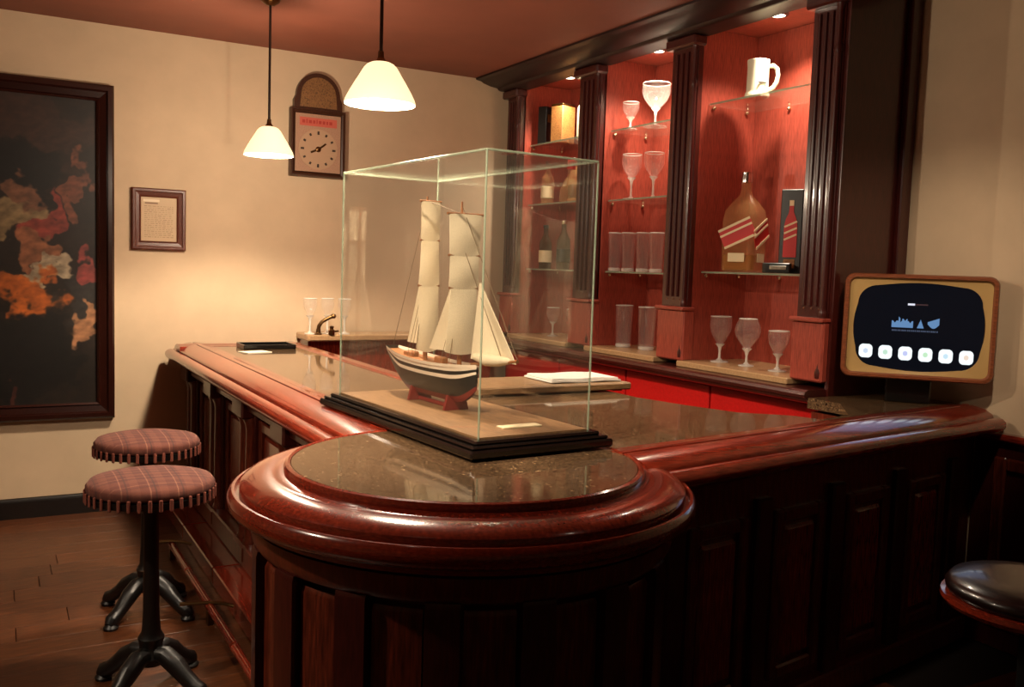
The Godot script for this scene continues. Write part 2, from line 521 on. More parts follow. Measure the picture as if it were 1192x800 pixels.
func bar_top() -> void:
	var t := thing("bar_counter", "polished mahogany bar counter with stone inlay, round end and moulded rail", "counter")
	# left arm rail
	prism(MOULD, Transform3D(Basis(Vector3(1, 0, 0), Vector3(0, 1, 0), Vector3(0, 0, 1)), Vector3(1.0, 0, -6.47)), 6.47 - 2.97)
	obj("rail_moulding", M.mahogany_z, t)
	# moulded end piece by the wall
	prism(MOULD, Transform3D(Basis(Vector3(0, 0, 1), Vector3(0, 1, 0), Vector3(1, 0, 0)), Vector3(1.06, 0, -6.53)), 0.82)
	obj("end_moulding", M.mahogany_x, t)
	# right arm rail, running to the side wall at a slight angle
	var d := Vector3(1, 0, -ARM_TAN).normalized()
	var nrm := Vector3(d.z, 0, -d.x)
	prism(MOULD, Transform3D(Basis(nrm, Vector3(0, 1, 0), d), Vector3(1.77, 0, lip_z(1.77))), (RIGHT - 0.01 - 1.77) / d.x - 0.04)
	obj("rail_moulding", M.mahogany_x, t)
	# round end
	var c := Vector3(1.24, 0, -2.45)
	lathe([Vector2(.50, 1.03), Vector2(.50, 1.10), Vector2(.545, 1.10), Vector2(.558, 1.094), Vector2(.572, 1.094), Vector2(.595, 1.0935), Vector2(.62, 1.089), Vector2(.642, 1.08), Vector2(.654, 1.069), Vector2(.657, 1.042),
		Vector2(.666, 1.042), Vector2(.669, 1.055), Vector2(.677, 1.055), Vector2(.685, 1.048), Vector2(.69, 1.034), Vector2(.689, 1.018), Vector2(.68, 1.005), Vector2(.664, .996), Vector2(.64, .992), Vector2(.635, .975), Vector2(.6, .97), Vector2(.56, .97), Vector2(.56, 1.03)], 96, c, true)
	obj("round_moulding", M.mahogany_round, t)
	lathe([Vector2(0, 1.085), Vector2(.515, 1.085), Vector2(.515, 1.118), Vector2(.513, 1.12), Vector2(0, 1.12)], 96, c)
	obj("stone_disc", M.stone, t)
	lathe([Vector2(.515, 1.095), Vector2(.532, 1.095), Vector2(.535, 1.1), Vector2(.535, 1.112), Vector2(.531, 1.12), Vector2(.523, 1.123), Vector2(.516, 1.12)], 96, c, true)
	obj("disc_rim", M.mahogany_round, t)
	# stone inlay
	slab([Vector2(1.272, -6.26), Vector2(1.80, -6.26), Vector2(1.80, -4.15), Vector2(2.62, -3.95), Vector2(2.62, -3.43), Vector2(2.69, -3.15), Vector2(2.77, -2.92), Vector2(2.94, -2.78), Vector2(2.99, -2.66), Vector2(3.21, -2.71), Vector2(3.46, -2.97), Vector2(3.46, -3.17), Vector2(4.08, -3.17), Vector2(4.08, lip_z(4.08) - .275), Vector2(1.8, lip_z(1.8) - .275), Vector2(1.5, -2.45), Vector2(1.272, -2.6)], 1.065, 1.1155)
	obj("stone_inlay", M.stone, t)
	# wooden edging on the bartender's side
	box(Vector3(1.84, 1.09, -5.36), Vector3(0.08, 0.07, 2.25), 0.012)
	obj("inner_edging", M.mahogany_z, t)

func bar_bases() -> void:
	# left arm cabinet
	var t := thing("bar_cabinet", "long panelled wooden bar front with half columns behind the plaid stools", "bar front")
	box(Vector3(1.49, 0.505, -4.835), Vector3(0.56, 1.01, 3.37))
	obj("body", M.barred, t)
	box(Vector3(1.18, 0.965, -4.835), Vector3(0.1, 0.09, 3.37), 0.008)
	obj("frieze", M.barred, t)
	box(Vector3(1.165, 0.16, -4.835), Vector3(0.1, 0.12, 3.37), 0.008)
	obj("plinth", M.barred, t)
	# stepped kick board
	for k in 4:
		box(Vector3(1.06, 0.05, -6.10 + k * 0.86), Vector3(0.16, 0.095, 0.852), 0.006)
		obj("kick_board", M.mahogany_z, t)
	lathe([Vector2(0, 0.20), Vector2(.042, 0.20), Vector2(.045, 0.22), Vector2(.036, 0.245), Vector2(.032, 0.27), Vector2(.034, .5), Vector2(.031, 0.82), Vector2(.036, 0.85), Vector2(.045, 0.87), Vector2(.042, 0.89), Vector2(0, 0.89)], 14)
	var colm := build_mesh()
	box(Vector3.ZERO, Vector3(0.11, 0.09, 0.22), 0.01)
	var capm := build_mesh()
	box(Vector3.ZERO, Vector3(0.11, 0.13, 0.22), 0.01)
	var captall := build_mesh()
	# a panel: raised frame with a bevelled field
	var fw := 0.055
	var zs := [-6.36, -5.595, -4.83, -4.065, -3.30]
	for i in zs.size():
		var z: float = zs[i]
		box(Vector3(1.19, 0.55, z), Vector3(0.05, 0.70, 0.24), 0.006)
		obj("pilaster", M.darkwood_y, t)
		for s in [-1, 1]: piece("half_column", colm, M.barred, t, Transform3D(Basis.IDENTITY, Vector3(1.165, 0, z + s * 0.065)))
		piece("capital", captall, M.darkwood_y, t, Transform3D(Basis.IDENTITY, Vector3(1.155, 0.945, z)))
		piece("pedestal", capm, M.barred, t, Transform3D(Basis.IDENTITY, Vector3(1.165, 0.17, z)))
		if i < zs.size() - 1:
			var cz := z + 0.3825
			for s in [-1, 1]:
				box(Vector3(1.20, 0.55, cz + s * 0.235), Vector3(0.035, 0.66, fw), 0.008)
				obj("panel_stile", M.barred, t)
				box(Vector3(1.20, 0.55 + s * 0.30, cz), Vector3(0.035, fw, 0.41), 0.008)
				obj("panel_rail", M.barred, t)
			box(Vector3(1.205, 0.55, cz), Vector3(0.02, 0.50, 0.37), 0.009)
			obj("panel_field", M.mahogany_y, t)
	# round end cabinet
	var c := Vector3(1.24, 0, -2.45)
	var r := thing("bar_cabinet", "drum-shaped bar end with upright wooden panels under the round top", "bar front", c)
	lathe([Vector2(0, 0.0), Vector2(.50, 0.0), Vector2(.50, 0.964), Vector2(0, 0.964)], 64)
	obj("drum", M.barred, r)
	lathe([Vector2(.50, .90), Vector2(.545, .90), Vector2(.555, .92), Vector2(.56, .965), Vector2(.50, .965)], 64, Vector3.ZERO, true)
	obj("frieze", M.barred, r)
	lathe([Vector2(.50, 0.0), Vector2(.575, 0.0), Vector2(.575, .09), Vector2(.56, .11), Vector2(.50, .12)], 64, Vector3.ZERO, true)
	obj("plinth", M.barred, r)
	var panels := []
	for k in 2:
		var half := deg_to_rad(6.2 if k == 0 else 3.2)
		var top := 0.895
		var pr := [Vector2(.498, .13), Vector2(.527, .13), Vector2(.533, .14), Vector2(.533, top - .035), Vector2(.527, top - .02), Vector2(.498, top - .02)]
		lathe(pr, 6, Vector3.ZERO, true, -half, half)
		panels.append(build_mesh())
	var pm := [Vector2(.498, .12), Vector2(.55, .12), Vector2(.553, .13), Vector2(.553, .885), Vector2(.55, .9), Vector2(.498, .9)]
	lathe(pm, 4, Vector3.ZERO, true, -deg_to_rad(4.0), deg_to_rad(4.0))
	var strip := build_mesh()
	for k in 13:
		var a := deg_to_rad(118.0 + k * 22.0)
		piece("panel", panels[0], M.barred, r, Transform3D(Basis(Vector3.UP, a), Vector3.ZERO))
		piece("pilaster_strip", strip, M.darkwood_y, r, Transform3D(Basis(Vector3.UP, a + deg_to_rad(11.0)), Vector3.ZERO))
	r.scale = Vector3(1.12, 1, 1.12)
	# right arm cabinet
	var q := thing("bar_cabinet", "shadowed panelled bar front below the right-hand rail", "bar front")
	var plan := [Vector2(1.90, lip_z(1.90) - .17), Vector2(4.08, lip_z(4.08) - .17), Vector2(4.08, -3.16), Vector2(3.48, -3.16), Vector2(3.48, -2.99), Vector2(3.22, -2.73), Vector2(2.98, -2.69), Vector2(2.92, -2.80), Vector2(2.76, -2.94), Vector2(2.68, -3.16), Vector2(2.60, -3.44), Vector2(2.60, -3.92), Vector2(1.90, -4.08)]
	slab(plan, 0.0, 0.962)
	obj("body", M.barred, q)
	plan[0] = Vector2(1.95, lip_z(1.95) - .17); plan[plan.size() - 1] = Vector2(1.95, -4.05)
	slab(plan, 0.962, 1.048)
	obj("upper_rail", M.barred, q)
	var d := Vector3(1, 0, -ARM_TAN).normalized()
	var bs := Basis(d, Vector3.UP, d.cross(Vector3.UP))
	for i in 5:
		var x := 1.98 + i * 0.475
		var o := Vector3(x, 0, lip_z(x) - 0.165)
		box(o + Vector3(0, 0.48, 0) + bs.z * 0.0, Vector3(0.09, 0.82, 0.05), 0.008, bs)
		obj("pilaster", M.darkwood_y, q)
		if i < 4:
			var ctr := o + d * 0.237
			for s in [-1, 1]:
				box(ctr + d * (s * 0.135) + Vector3(0, 0.50, 0), Vector3(0.05, 0.66, 0.035), 0.008, bs)
				obj("panel_stile", M.barred, q)
				box(ctr + Vector3(0, 0.50 + s * 0.305, 0), Vector3(0.22, 0.05, 0.035), 0.008, bs)
				obj("panel_rail", M.barred, q)
			box(ctr + Vector3(0, 0.50, 0), Vector3(0.19, 0.52, 0.03), 0.012, bs)
			obj("panel_field", M.mahogany_y, q)
	box(Vector3(3.0, 0.06, lip_z(3.0) - 0.16), Vector3(2.1, 0.12, 0.07), 0.008, bs)
	obj("plinth", M.barred, q)
	# foot rail
	var f := thing("foot_rail", "jointed wooden foot rail on short brackets along the bar", "foot rail")
	var z0 := -5.35
	for k in 4:
		var za := z0 + k * 0.52
		lathe([Vector2(0, 0), Vector2(.017, 0), Vector2(.021, .012), Vector2(.0185, .03), Vector2(.018, .26), Vector2(.0185, .488), Vector2(.021, .506), Vector2(.017, .517), Vector2(0, .517)], 12)
		for i in T.size(): T[i] = Vector3(0.865 + T[i].x, 0.085 + T[i].z, za + T[i].y)
		obj("rail_section", M.mahogany_z, f)
	for k in 3:
		var zb := -5.33 + k * 1.04
		tube([Vector3(0.74, 0.10, zb - 0.05), Vector3(0.865, 0.106, zb), Vector3(0.92, 0.10, zb + 0.02), Vector3(0.965, 0.088, zb + 0.04)], 0.009, 8)
		obj("bracket", M.oldbrass, f)
		box(Vector3(0.865, 0.035, zb), Vector3(0.03, 0.07, 0.03), 0.004)
		obj("foot", M.oldbrass, f)

# ------------------------------------------------------------------ back bar on the right wall
const BAYS := [[-6.34, -5.51], [-5.25, -4.50], [-4.26, -3.40]]
const PILS := [[-6.54, -6.34], [-5.51, -5.25], [-4.50, -4.26], [-3.40, -3.20]]

func back_bar() -> void:
	var t := thing("display_cabinet", "tall red mahogany back-bar cabinet with three lit glass-shelved bays", "cabinet")
	var xf := 3.60
	# back panels of each bay, side panels, soffits and sills
	for b in BAYS:
		var z0: float = b[0]; var z1: float = b[1]
		box(Vector3(4.065, 2.15, (z0 + z1) / 2), Vector3(0.03, 1.96, z1 - z0 + 0.06))
		obj("back_panel", M.redwood_y, t)
		box(Vector3(3.84, 3.148, (z0 + z1) / 2), Vector3(0.48, 0.03, z1 - z0 + 0.04))
		obj("soffit", M.redwood_x, t)
		box(Vector3(3.80, 1.166, (z0 + z1) / 2), Vector3(0.52, 0.034, z1 - z0 + 0.02), 0.005)
		obj("sill", M.marble, t)
	for p in PILS:
		var z0: float = p[0]; var z1: float = p[1]
		var zc := (z0 + z1) / 2
		var w := z1 - z0
		for s in [0, 1]:
			if (s == 0 and z0 < -6.5) or (s == 1 and z1 > -3.3): continue
			box(Vector3(3.845, 2.15, z0 + 0.012 if s == 0 else z1 - 0.012), Vector3(0.43, 1.96, 0.024))
			obj("side_panel", M.redwood_y, t)
		# front pilaster: flat board, reeds, plinth block, capital and a turned column at its near edge
		box(Vector3(xf + 0.02, 2.30, zc), Vector3(0.05, 1.66, w), 0.004)
		var pil := obj("pilaster", M.darkwood_y, t)
		for k in 3:
			cyl(Vector3(xf - 0.006, 1.56, z0 + w * (0.22 + 0.2 * k)), Vector3(xf - 0.006, 3.0, z0 + w * (0.22 + 0.2 * k)), 0.012, 8)
			obj("reed", M.darkwood_y, pil)
		box(Vector3(xf + 0.012, 1.33, zc), Vector3(0.085, 0.30, w + 0.012), 0.008)
		var pb := obj("plinth_block", M.redwood_y, t)
		box(Vector3(xf - 0.002, 1.49, zc), Vector3(0.10, 0.022, w + 0.026), 0.006)
		obj("block_cap", M.redwood_z, pb)
		for k in 3:
			lathe([Vector2(0, -.006), Vector2(.006, 0), Vector2(0, .006)], 6, Vector3(xf - 0.012, 1.545, z0 + w * (0.25 + 0.25 * k)))
			obj("boss", M.stud, pb)
		lathe([Vector2(0, 1.20), Vector2(.024, 1.20), Vector2(.026, 1.23), Vector2(.02, 1.25), Vector2(.017, 1.30), Vector2(.018, 1.50), Vector2(.024, 1.51), Vector2(.024, 1.53), Vector2(.017, 1.55), Vector2(.018, 2.2), Vector2(.017, 2.78), Vector2(.022, 2.80), Vector2(.022, 2.82), Vector2(.016, 2.84), Vector2(.016, 3.0), Vector2(.024, 3.03), Vector2(0, 3.03)], 12, Vector3(xf - 0.012, 0, z1 - 0.022))
		obj("turned_column", M.darkwood_y, t)
		box(Vector3(xf - 0.005, 3.055, zc), Vector3(0.10, 0.06, w + 0.03), 0.01)
		obj("capital", M.darkwood_z, t)
	# end panel towards the room
	box(Vector3(3.85, 2.13, -3.188), Vector3(0.49, 2.06, 0.024))
	obj("end_panel", M.darkwood_y, t)
	box(Vector3(3.85, 2.13, -6.547), Vector3(0.49, 2.06, 0.02))
	obj("end_panel", M.darkwood_y, t)
	box(Vector3(4.05, 2.14, -3.16), Vector3(0.08, 2.03, 0.03), 0.006)
	obj("end_batten", M.darkwood_y, t)
	# cornice, stepped
	var cor := [Vector2(3.66, 3.085), Vector2(3.52, 3.085), Vector2(3.50, 3.092), Vector2(3.49, 3.105), Vector2(3.43, 3.112), Vector2(3.37, 3.128), Vector2(3.345, 3.142), Vector2(3.32, 3.145), Vector2(3.30, 3.15), Vector2(3.30, 3.163), Vector2(3.66, 3.163)]
	prism(cor, Transform3D(Basis.IDENTITY, Vector3(0, 0, -6.54)), 3.39)
	obj("cornice", M.cornicewood, t)
	# ledge moulding under the bays
	var led := [Vector2(3.66, 1.148), Vector2(3.48, 1.148), Vector2(3.462, 1.14), Vector2(3.455, 1.125), Vector2(3.462, 1.11), Vector2(3.48, 1.104), Vector2(3.485, 1.092), Vector2(3.50, 1.08), Vector2(3.55, 1.07), Vector2(3.66, 1.07)]
	prism(led, Transform3D(Basis.IDENTITY, Vector3(0, 0, -6.54)), 3.35)
	obj("ledge_moulding", M.darkwood_z, t)
	# glass shelves with studs
	for s in SHELVES:
		var b: Array = BAYS[s[0]]
		box(Vector3(3.87, s[1] - 0.006, (b[0] + b[1]) / 2), Vector3(0.36, 0.012, b[1] - b[0] - 0.01))
		var sh := obj("glass_shelf", M.shelfglass, t)
		box(Vector3(3.689, s[1] - 0.006, (b[0] + b[1]) / 2), Vector3(0.004, 0.011, b[1] - b[0] - 0.012))
		obj("front_edge", M.paneedge, sh)
		for e in [[3.72, b[0] + 0.012], [3.98, b[0] + 0.012], [3.72, b[1] - 0.012], [4.043, (b[0] * 2 + b[1]) / 3], [4.043, (b[0] + b[1] * 2) / 3]]:
			lathe([Vector2(0, -.013), Vector2(.009, -.009), Vector2(.013, 0), Vector2(.009, .009), Vector2(0, .013)], 10, Vector3(e[0], s[1] - 0.026, e[1]))
			obj("stud", M.stud, sh)
	# recessed halogen lamp in each bay
	for b in BAYS:
		var z: float = (b[0] + b[1]) / 2 + 0.02
		lathe([Vector2(.036, 3.118), Vector2(.052, 3.12), Vector2(.056, 3.128), Vector2(.052, 3.133), Vector2(.036, 3.133)], 24, Vector3(3.76, 0, z), true)
		var dl := obj("downlight_ring", M.steel, t)
		lathe([Vector2(0, 3.117), Vector2(.02, 3.118), Vector2(.036, 3.123), Vector2(.036, 3.132), Vector2(0, 3.132)], 20, Vector3(3.76, 0, z))
		obj("downlight_lens", M.get("halogen") if M.has("halogen") else glow("halogen", HALOGEN, 9.0), dl)
		spot(dl, Vector3(3.76, 3.108, z), Vector3(3.80, 0, z), CABINET_SPOT, 62, HALOGEN, 0.03, 0.8)
	# red lower cupboards
	var u := thing("back_cupboard", "bright red lower cupboards under the display cabinet ledge", "cupboard")
	box(Vector3(3.86, 0.53, -4.87), Vector3(0.45, 1.05, 3.3))
	obj("body", M.darkwood_y, u)
	for k in 4:
		var z := -6.48 + 0.405 + k * 0.815
		box(Vector3(3.622, 0.58, z), Vector3(0.03, 0.96, 0.80), 0.005)
		var dr := obj("door", M.doorred, u)
		lathe([Vector2(0, -.012), Vector2(.01, -.01), Vector2(.014, 0), Vector2(.01, .01), Vector2(0, .012)], 10, Vector3(3.597, 0.72, z + 0.33))
		obj("knob", M.brass, dr)

const SHELVES := [[0, 2.66], [0, 2.20], [0, 1.70], [1, 2.655], [1, 2.185], [1, 1.70], [2, 2.70], [2, 1.717]]

# ------------------------------------------------------------------ pictures and clock on the back wall
func paint_image() -> ImageTexture:
	# an old dark oil painting: loose brushed patches of umber, ochre, cream and rose
	var W := 160; var H := 340
	var im := Image.create(W, H, false, Image.FORMAT_RGB8)
	var n1 := FastNoiseLite.new(); n1.seed = 9; n1.frequency = 0.02; n1.fractal_octaves = 4
	var n2 := FastNoiseLite.new(); n2.seed = 19; n2.frequency = 0.09; n2.fractal_octaves = 3
	# patches: centre, radii, turn, colour
	var P := [[0.55, 0.10, 0.5, 0.10, 0.2, Color(0.19, 0.12, 0.09)], [0.45, 0.24, 0.30, 0.07, 0.1, Color(0.05, 0.045, 0.04)], [0.45, 0.31, 0.13, 0.05, 0.3, Color(0.42, 0.28, 0.20)],
		[0.42, 0.40, 0.24, 0.05, -0.5, Color(0.50, 0.42, 0.29)], [0.62, 0.41, 0.07, 0.12, 0.6, Color(0.50, 0.20, 0.16)], [0.86, 0.30, 0.06, 0.10, 0.3, Color(0.42, 0.24, 0.17)],
		[0.58, 0.50, 0.13, 0.05, 0.2, Color(0.52, 0.33, 0.22)], [0.62, 0.565, 0.22, 0.025, -0.25, Color(0.62, 0.56, 0.46)], [0.50, 0.63, 0.26, 0.06, 0.35, Color(0.66, 0.34, 0.13)],
		[0.88, 0.62, 0.13, 0.10, 0.2, Color(0.15, 0.14, 0.13)], [0.92, 0.735, 0.09, 0.035, 0.3, Color(0.60, 0.42, 0.29)], [0.5, 0.83, 0.42, 0.14, 0.0, Color(0.045, 0.04, 0.03)],
		[0.06, 0.60, 0.10, 0.05, 0.2, Color(0.33, 0.10, 0.09)], [0.95, 0.54, 0.07, 0.05, 0.0, Color(0.52, 0.22, 0.20)], [0.08, 0.72, 0.08, 0.02, 0.4, Color(0.45, 0.35, 0.25)], [0.40, 0.945, 0.05, 0.02, 0.0, Color(0.24, 0.11, 0.08)]]
	for y in H:
		for x in W:
			var wob := n2.get_noise_2d(x * 0.6 + y * 0.3, y)
			var wx := 26.0 * n1.get_noise_2d(x + 300, y); var wy := 30.0 * n1.get_noise_2d(x, y + 700)
			var c := Color(0.075, 0.06, 0.045).lerp(Color(0.13, 0.09, 0.06), 0.5 + 0.5 * n1.get_noise_2d(x, y))
			for p in P:
				var dx: float = (x + wx) / float(W) - p[0]; var dy: float = (y + wy) / float(H) - p[1]
				var ca := cos(p[4]); var sa := sin(p[4])
				var ex: float = (dx * ca + dy * 2.1 * sa) / p[2]; var ey: float = (-dx * sa * 0.48 + dy * ca) / p[3]
				var q := ex * ex + ey * ey + wob * 0.35
				if q < 1.2: c = c.lerp(p[5], clampf((1.2 - q) * 2.5, 0, 1) * 0.95)
			var k := 1.0 + wob * 0.35
			im.set_pixel(x, y, Color(c.r * k, c.g * k, c.b * k))
	return ImageTexture.create_from_image(im)

func framed(t: Node3D, w: float, h: float, fwid: float, dep: float, m: Material) -> void:
	# mitred frame in the plane z = 0, facing +z, base at y = 0
	var pr := [Vector2(0, 0), Vector2(0, dep * .8), Vector2(fwid * .12, dep), Vector2(fwid * .35, dep), Vector2(fwid * .45, dep * .75), Vector2(fwid * .8, dep * .62), Vector2(fwid * .88, dep * .75), Vector2(fwid, dep * .6), Vector2(fwid, 0)]
	var cs := [Vector2(-w / 2, 0), Vector2(w / 2, 0), Vector2(w / 2, h), Vector2(-w / 2, h)]
	var ins := [Vector2(1, 1), Vector2(-1, 1), Vector2(-1, -1), Vector2(1, -1)]
	for e in 4:
		var a: Vector2 = cs[e]; var b: Vector2 = cs[(e + 1) % 4]
		var ia: Vector2 = ins[e]; var ib: Vector2 = ins[(e + 1) % 4]
		for i in pr.size():
			var p: Vector2 = pr[i]; var q: Vector2 = pr[(i + 1) % pr.size()]
			var A := a + ia * p.x; var B := b + ib * p.x; var C2 := b + ib * q.x; var D := a + ia * q.x
			quad(Vector3(A.x, A.y, p.y), Vector3(B.x, B.y, p.y), Vector3(C2.x, C2.y, q.y), Vector3(D.x, D.y, q.y))
		for kk in [[a, ia], [b, ib]]:
			for i in range(1, pr.size() - 1):
				var A: Vector2 = kk[0] + kk[1] * pr[0].x; var B: Vector2 = kk[0] + kk[1] * pr[i].x; var C2: Vector2 = kk[0] + kk[1] * pr[i + 1].x
				tri(Vector3(A.x, A.y, pr[0].y), Vector3(B.x, B.y, pr[i].y), Vector3(C2.x, C2.y, pr[i + 1].y))
		obj("frame_side", m, t, 30.0)

func wall_things() -> void:
	var zw := BACK + 0.002
	var t := thing("painting", "large dark oil painting in a wide brown frame on the cream wall", "painting", Vector3(0.18, 0.63, zw))
	framed(t, 1.03, 2.145, 0.105, 0.06, M.pictureframe)
	uvquad(Vector3(-0.42, 0.095, 0.022), Vector3(0.42, 0.095, 0.022), Vector3(0.42, 2.05, 0.022), Vector3(-0.42, 2.05, 0.022))
	var pm := mat("painted", Color(1, 1, 1), 0.45)
	pm.albedo_texture = paint_image()
	obj("canvas", pm, t)
	box(Vector3(0, 1.072, 0.008), Vector3(0.88, 2.0, 0.012))
	obj("backing", M.clockwood, t)
	# small framed notice
	t = thing("framed_notice", "small brown-framed printed notice between the painting and the clock", "picture", Vector3(0.973, 1.74, zw))
	framed(t, 0.34, 0.405, 0.058, 0.03, M.redframe)
	box(Vector3(0, 0.2025, 0.006), Vector3(0.26, 0.32, 0.012))
	obj("mount", M.paper, t)
	var im := Image.create(128, 160, false, Image.FORMAT_RGB8)
	im.fill(Color(0.80, 0.70, 0.56))
	im.fill_rect(Rect2i(8, 8, 58, 9), Color(0.93, 0.86, 0.74))
	im.fill_rect(Rect2i(14, 20, 46, 4), Color(0.42, 0.30, 0.20))
	var rng := RandomNumberGenerator.new(); rng.seed = 5
	for r in 17:
		var x := 12
		while x < 112:
			var w := rng.randi_range(4, 14)
			im.fill_rect(Rect2i(x, 32 + r * 7, min(w, 116 - x), 2), Color(0.58, 0.46, 0.34).lerp(Color(0.72, 0.60, 0.46), rng.randf()))
			x += w + 4
	var nm := mat("notice_print", Color(1, 1, 1), 0.6)
	nm.albedo_texture = ImageTexture.create_from_image(im)
	uvquad(Vector3(-0.112, 0.058, 0.0135), Vector3(0.112, 0.058, 0.0135), Vector3(0.112, 0.347, 0.0135), Vector3(-0.112, 0.347, 0.0135))
	obj("printed_sheet", nm, t)
	# clock with an arched top
	t = thing("wall_clock", "brown wooden wall clock with arched top and red-banded pale dial", "clock", Vector3(2.04, 2.30, zw))
	box(Vector3(0, 0.24, 0.02), Vector3(0.38, 0.46, 0.04))
	obj("case", M.clockwood, t)
	framed(t, 0.40, 0.475, 0.036, 0.065, M.clockwood)
	var arch := []
	for k in 25:
		var a := PI * k / 24
		arch.append(Vector2(0.158 * cos(a), 0.475 + 0.095 + 0.158 * sin(a)))
	arch.append(Vector2(-0.175, 0.535)); arch.append(Vector2(-0.175, 0.475)); arch.append(Vector2(0.175, 0.475)); arch.append(Vector2(0.175, 0.535))
	prism(arch, Transform3D.IDENTITY, 0.045)
	obj("arched_top", M.clockwood, t)
	var ins := []
	for k in 25:
		var a := PI * k / 24
		ins.append(Vector2(0.128 * cos(a), 0.475 + 0.095 + 0.128 * sin(a)))
	ins.append(Vector2(-0.135, 0.488)); ins.append(Vector2(0.135, 0.488))
	prism(ins, Transform3D(Basis.IDENTITY, Vector3(0, 0, 0.044)), 0.006)
	obj("arch_inset", M.clockinset, t)
	box(Vector3(0, 0.2375, 0.043), Vector3(0.33, 0.405, 0.008))
	obj("face_panel", M.clockpanel, t)
	box(Vector3(0.0, 0.385, 0.0485), Vector3(0.27, 0.058, 0.004))
	obj("red_band", M.clockred, t)
	var bx := -0.118
	for lw in [.02, .009, .022, .016, .007, .02, .018, .013, .021]:
		box(Vector3(bx + lw / 2, 0.385 + (0.003 if lw < .01 else 0.0), 0.0511), Vector3(lw, 0.022 if lw > .01 else 0.028, 0.0012))
		obj("band_letter", M.clockletter, t)
		bx += lw + 0.009
	lathe([Vector2(0, 0), Vector2(.142, 0), Vector2(.142, .004), Vector2(0, .004)], 40)
	for i in T.size(): T[i] = Vector3(T[i].x, 0.195 + T[i].z, 0.047 + T[i].y)
	obj("dial", M.clockdial, t)
	for k in 12:
		var a := TAU * k / 12
		box(Vector3(sin(a) * 0.115, 0.195 + cos(a) * 0.115, 0.0525), Vector3(0.014, 0.024 if k % 3 == 0 else 0.018, 0.003), 0.0, Basis(Vector3(0, 0, 1), -a))
		obj("hour_mark", M.clockmark, t)
	for hnd in [[0.9, 0.07, 0.012], [4.3, 0.06, 0.014]]:
		box(Vector3(sin(hnd[0]) * hnd[1] / 2, 0.195 + cos(hnd[0]) * hnd[1] / 2, 0.056), Vector3(hnd[2], hnd[1], 0.003), 0.0, Basis(Vector3(0, 0, 1), -hnd[0]))
		obj("hand", M.oldbrass, t)
	lathe([Vector2(0, 0), Vector2(.02, 0), Vector2(.012, .006), Vector2(0, .008)], 16)
	for i in T.size(): T[i] = Vector3(T[i].x, 0.195 + T[i].z, 0.055 + T[i].y)
	obj("hub", M.oldbrass, t)

# ------------------------------------------------------------------ pendants
func pendants() -> void:
	glow("shade_glow", Color(1.0, 0.86, 0.66), 1.25)
	glow("bulb_glow", Color(1.0, 0.80, 0.55), 4.0)
	var spots := [[Vector3(1.338, 2.322, -3.483), "white glass pendant lamp nearer the camera, hanging over the bar"], [Vector3(1.389, 2.293, -5.354), "white glass pendant lamp farther back, hanging left of the clock"]]
	for s in spots:
		var at: Vector3 = s[0]
		var t := thing("pendant_lamp", s[1], "lamp", at, 0.0, "pendant lamps over the bar")
		var top := CEIL - at.y
		var k := 0.875
		var sh := []
		for p in [Vector2(.158, 0.0), Vector2(.160, .006), Vector2(.154, .024), Vector2(.138, .055), Vector2(.118, .09), Vector2(.098, .122), Vector2(.084, .146), Vector2(.074, .162), Vector2(.060, .176), Vector2(.044, .184), Vector2(.03, .187),
			Vector2(.03, .182), Vector2(.042, .180), Vector2(.057, .172), Vector2(.070, .158), Vector2(.080, .143), Vector2(.094, .119), Vector2(.114, .087), Vector2(.134, .052), Vector2(.150, .021), Vector2(.155, .006)]: sh.append(p * k)
		lathe(sh, 40, Vector3.ZERO, true)
		obj("shade", M.shade_glow, t)
		lathe([Vector2(0, .153), Vector2(.024, .154), Vector2(.026, .161), Vector2(.02, .172), Vector2(.013, .18), Vector2(.011, .205), Vector2(0, .208)], 20)
		obj("lamp_cap", M.oldbrass, t)
		cyl(Vector3(0, .2, 0), Vector3(0, top - 0.02, 0), 0.007, 10)
		obj("rod", M.cord, t)
		lathe([Vector2(0, top - 0.035), Vector2(.02, top - .035), Vector2(.05, top - .015), Vector2(.055, top - 0.001), Vector2(0, top - 0.001)], 24)
		obj("ceiling_rose", M.oldbrass, t)
		lathe([Vector2(0, .045), Vector2(.015, .05), Vector2(.025, .067), Vector2(.025, .085), Vector2(.015, .11), Vector2(.012, .155), Vector2(0, .155)], 16)
		obj("bulb", M.bulb_glow, t)
		spot(t, Vector3(0, 0.03, 0), Vector3(0, -1, 0), PENDANT_SPOT, 68, WARM, 0.09, 0.4)
		omni(t, Vector3(0, 0.07, 0), PENDANT_OMNI, WARM, 0.025)

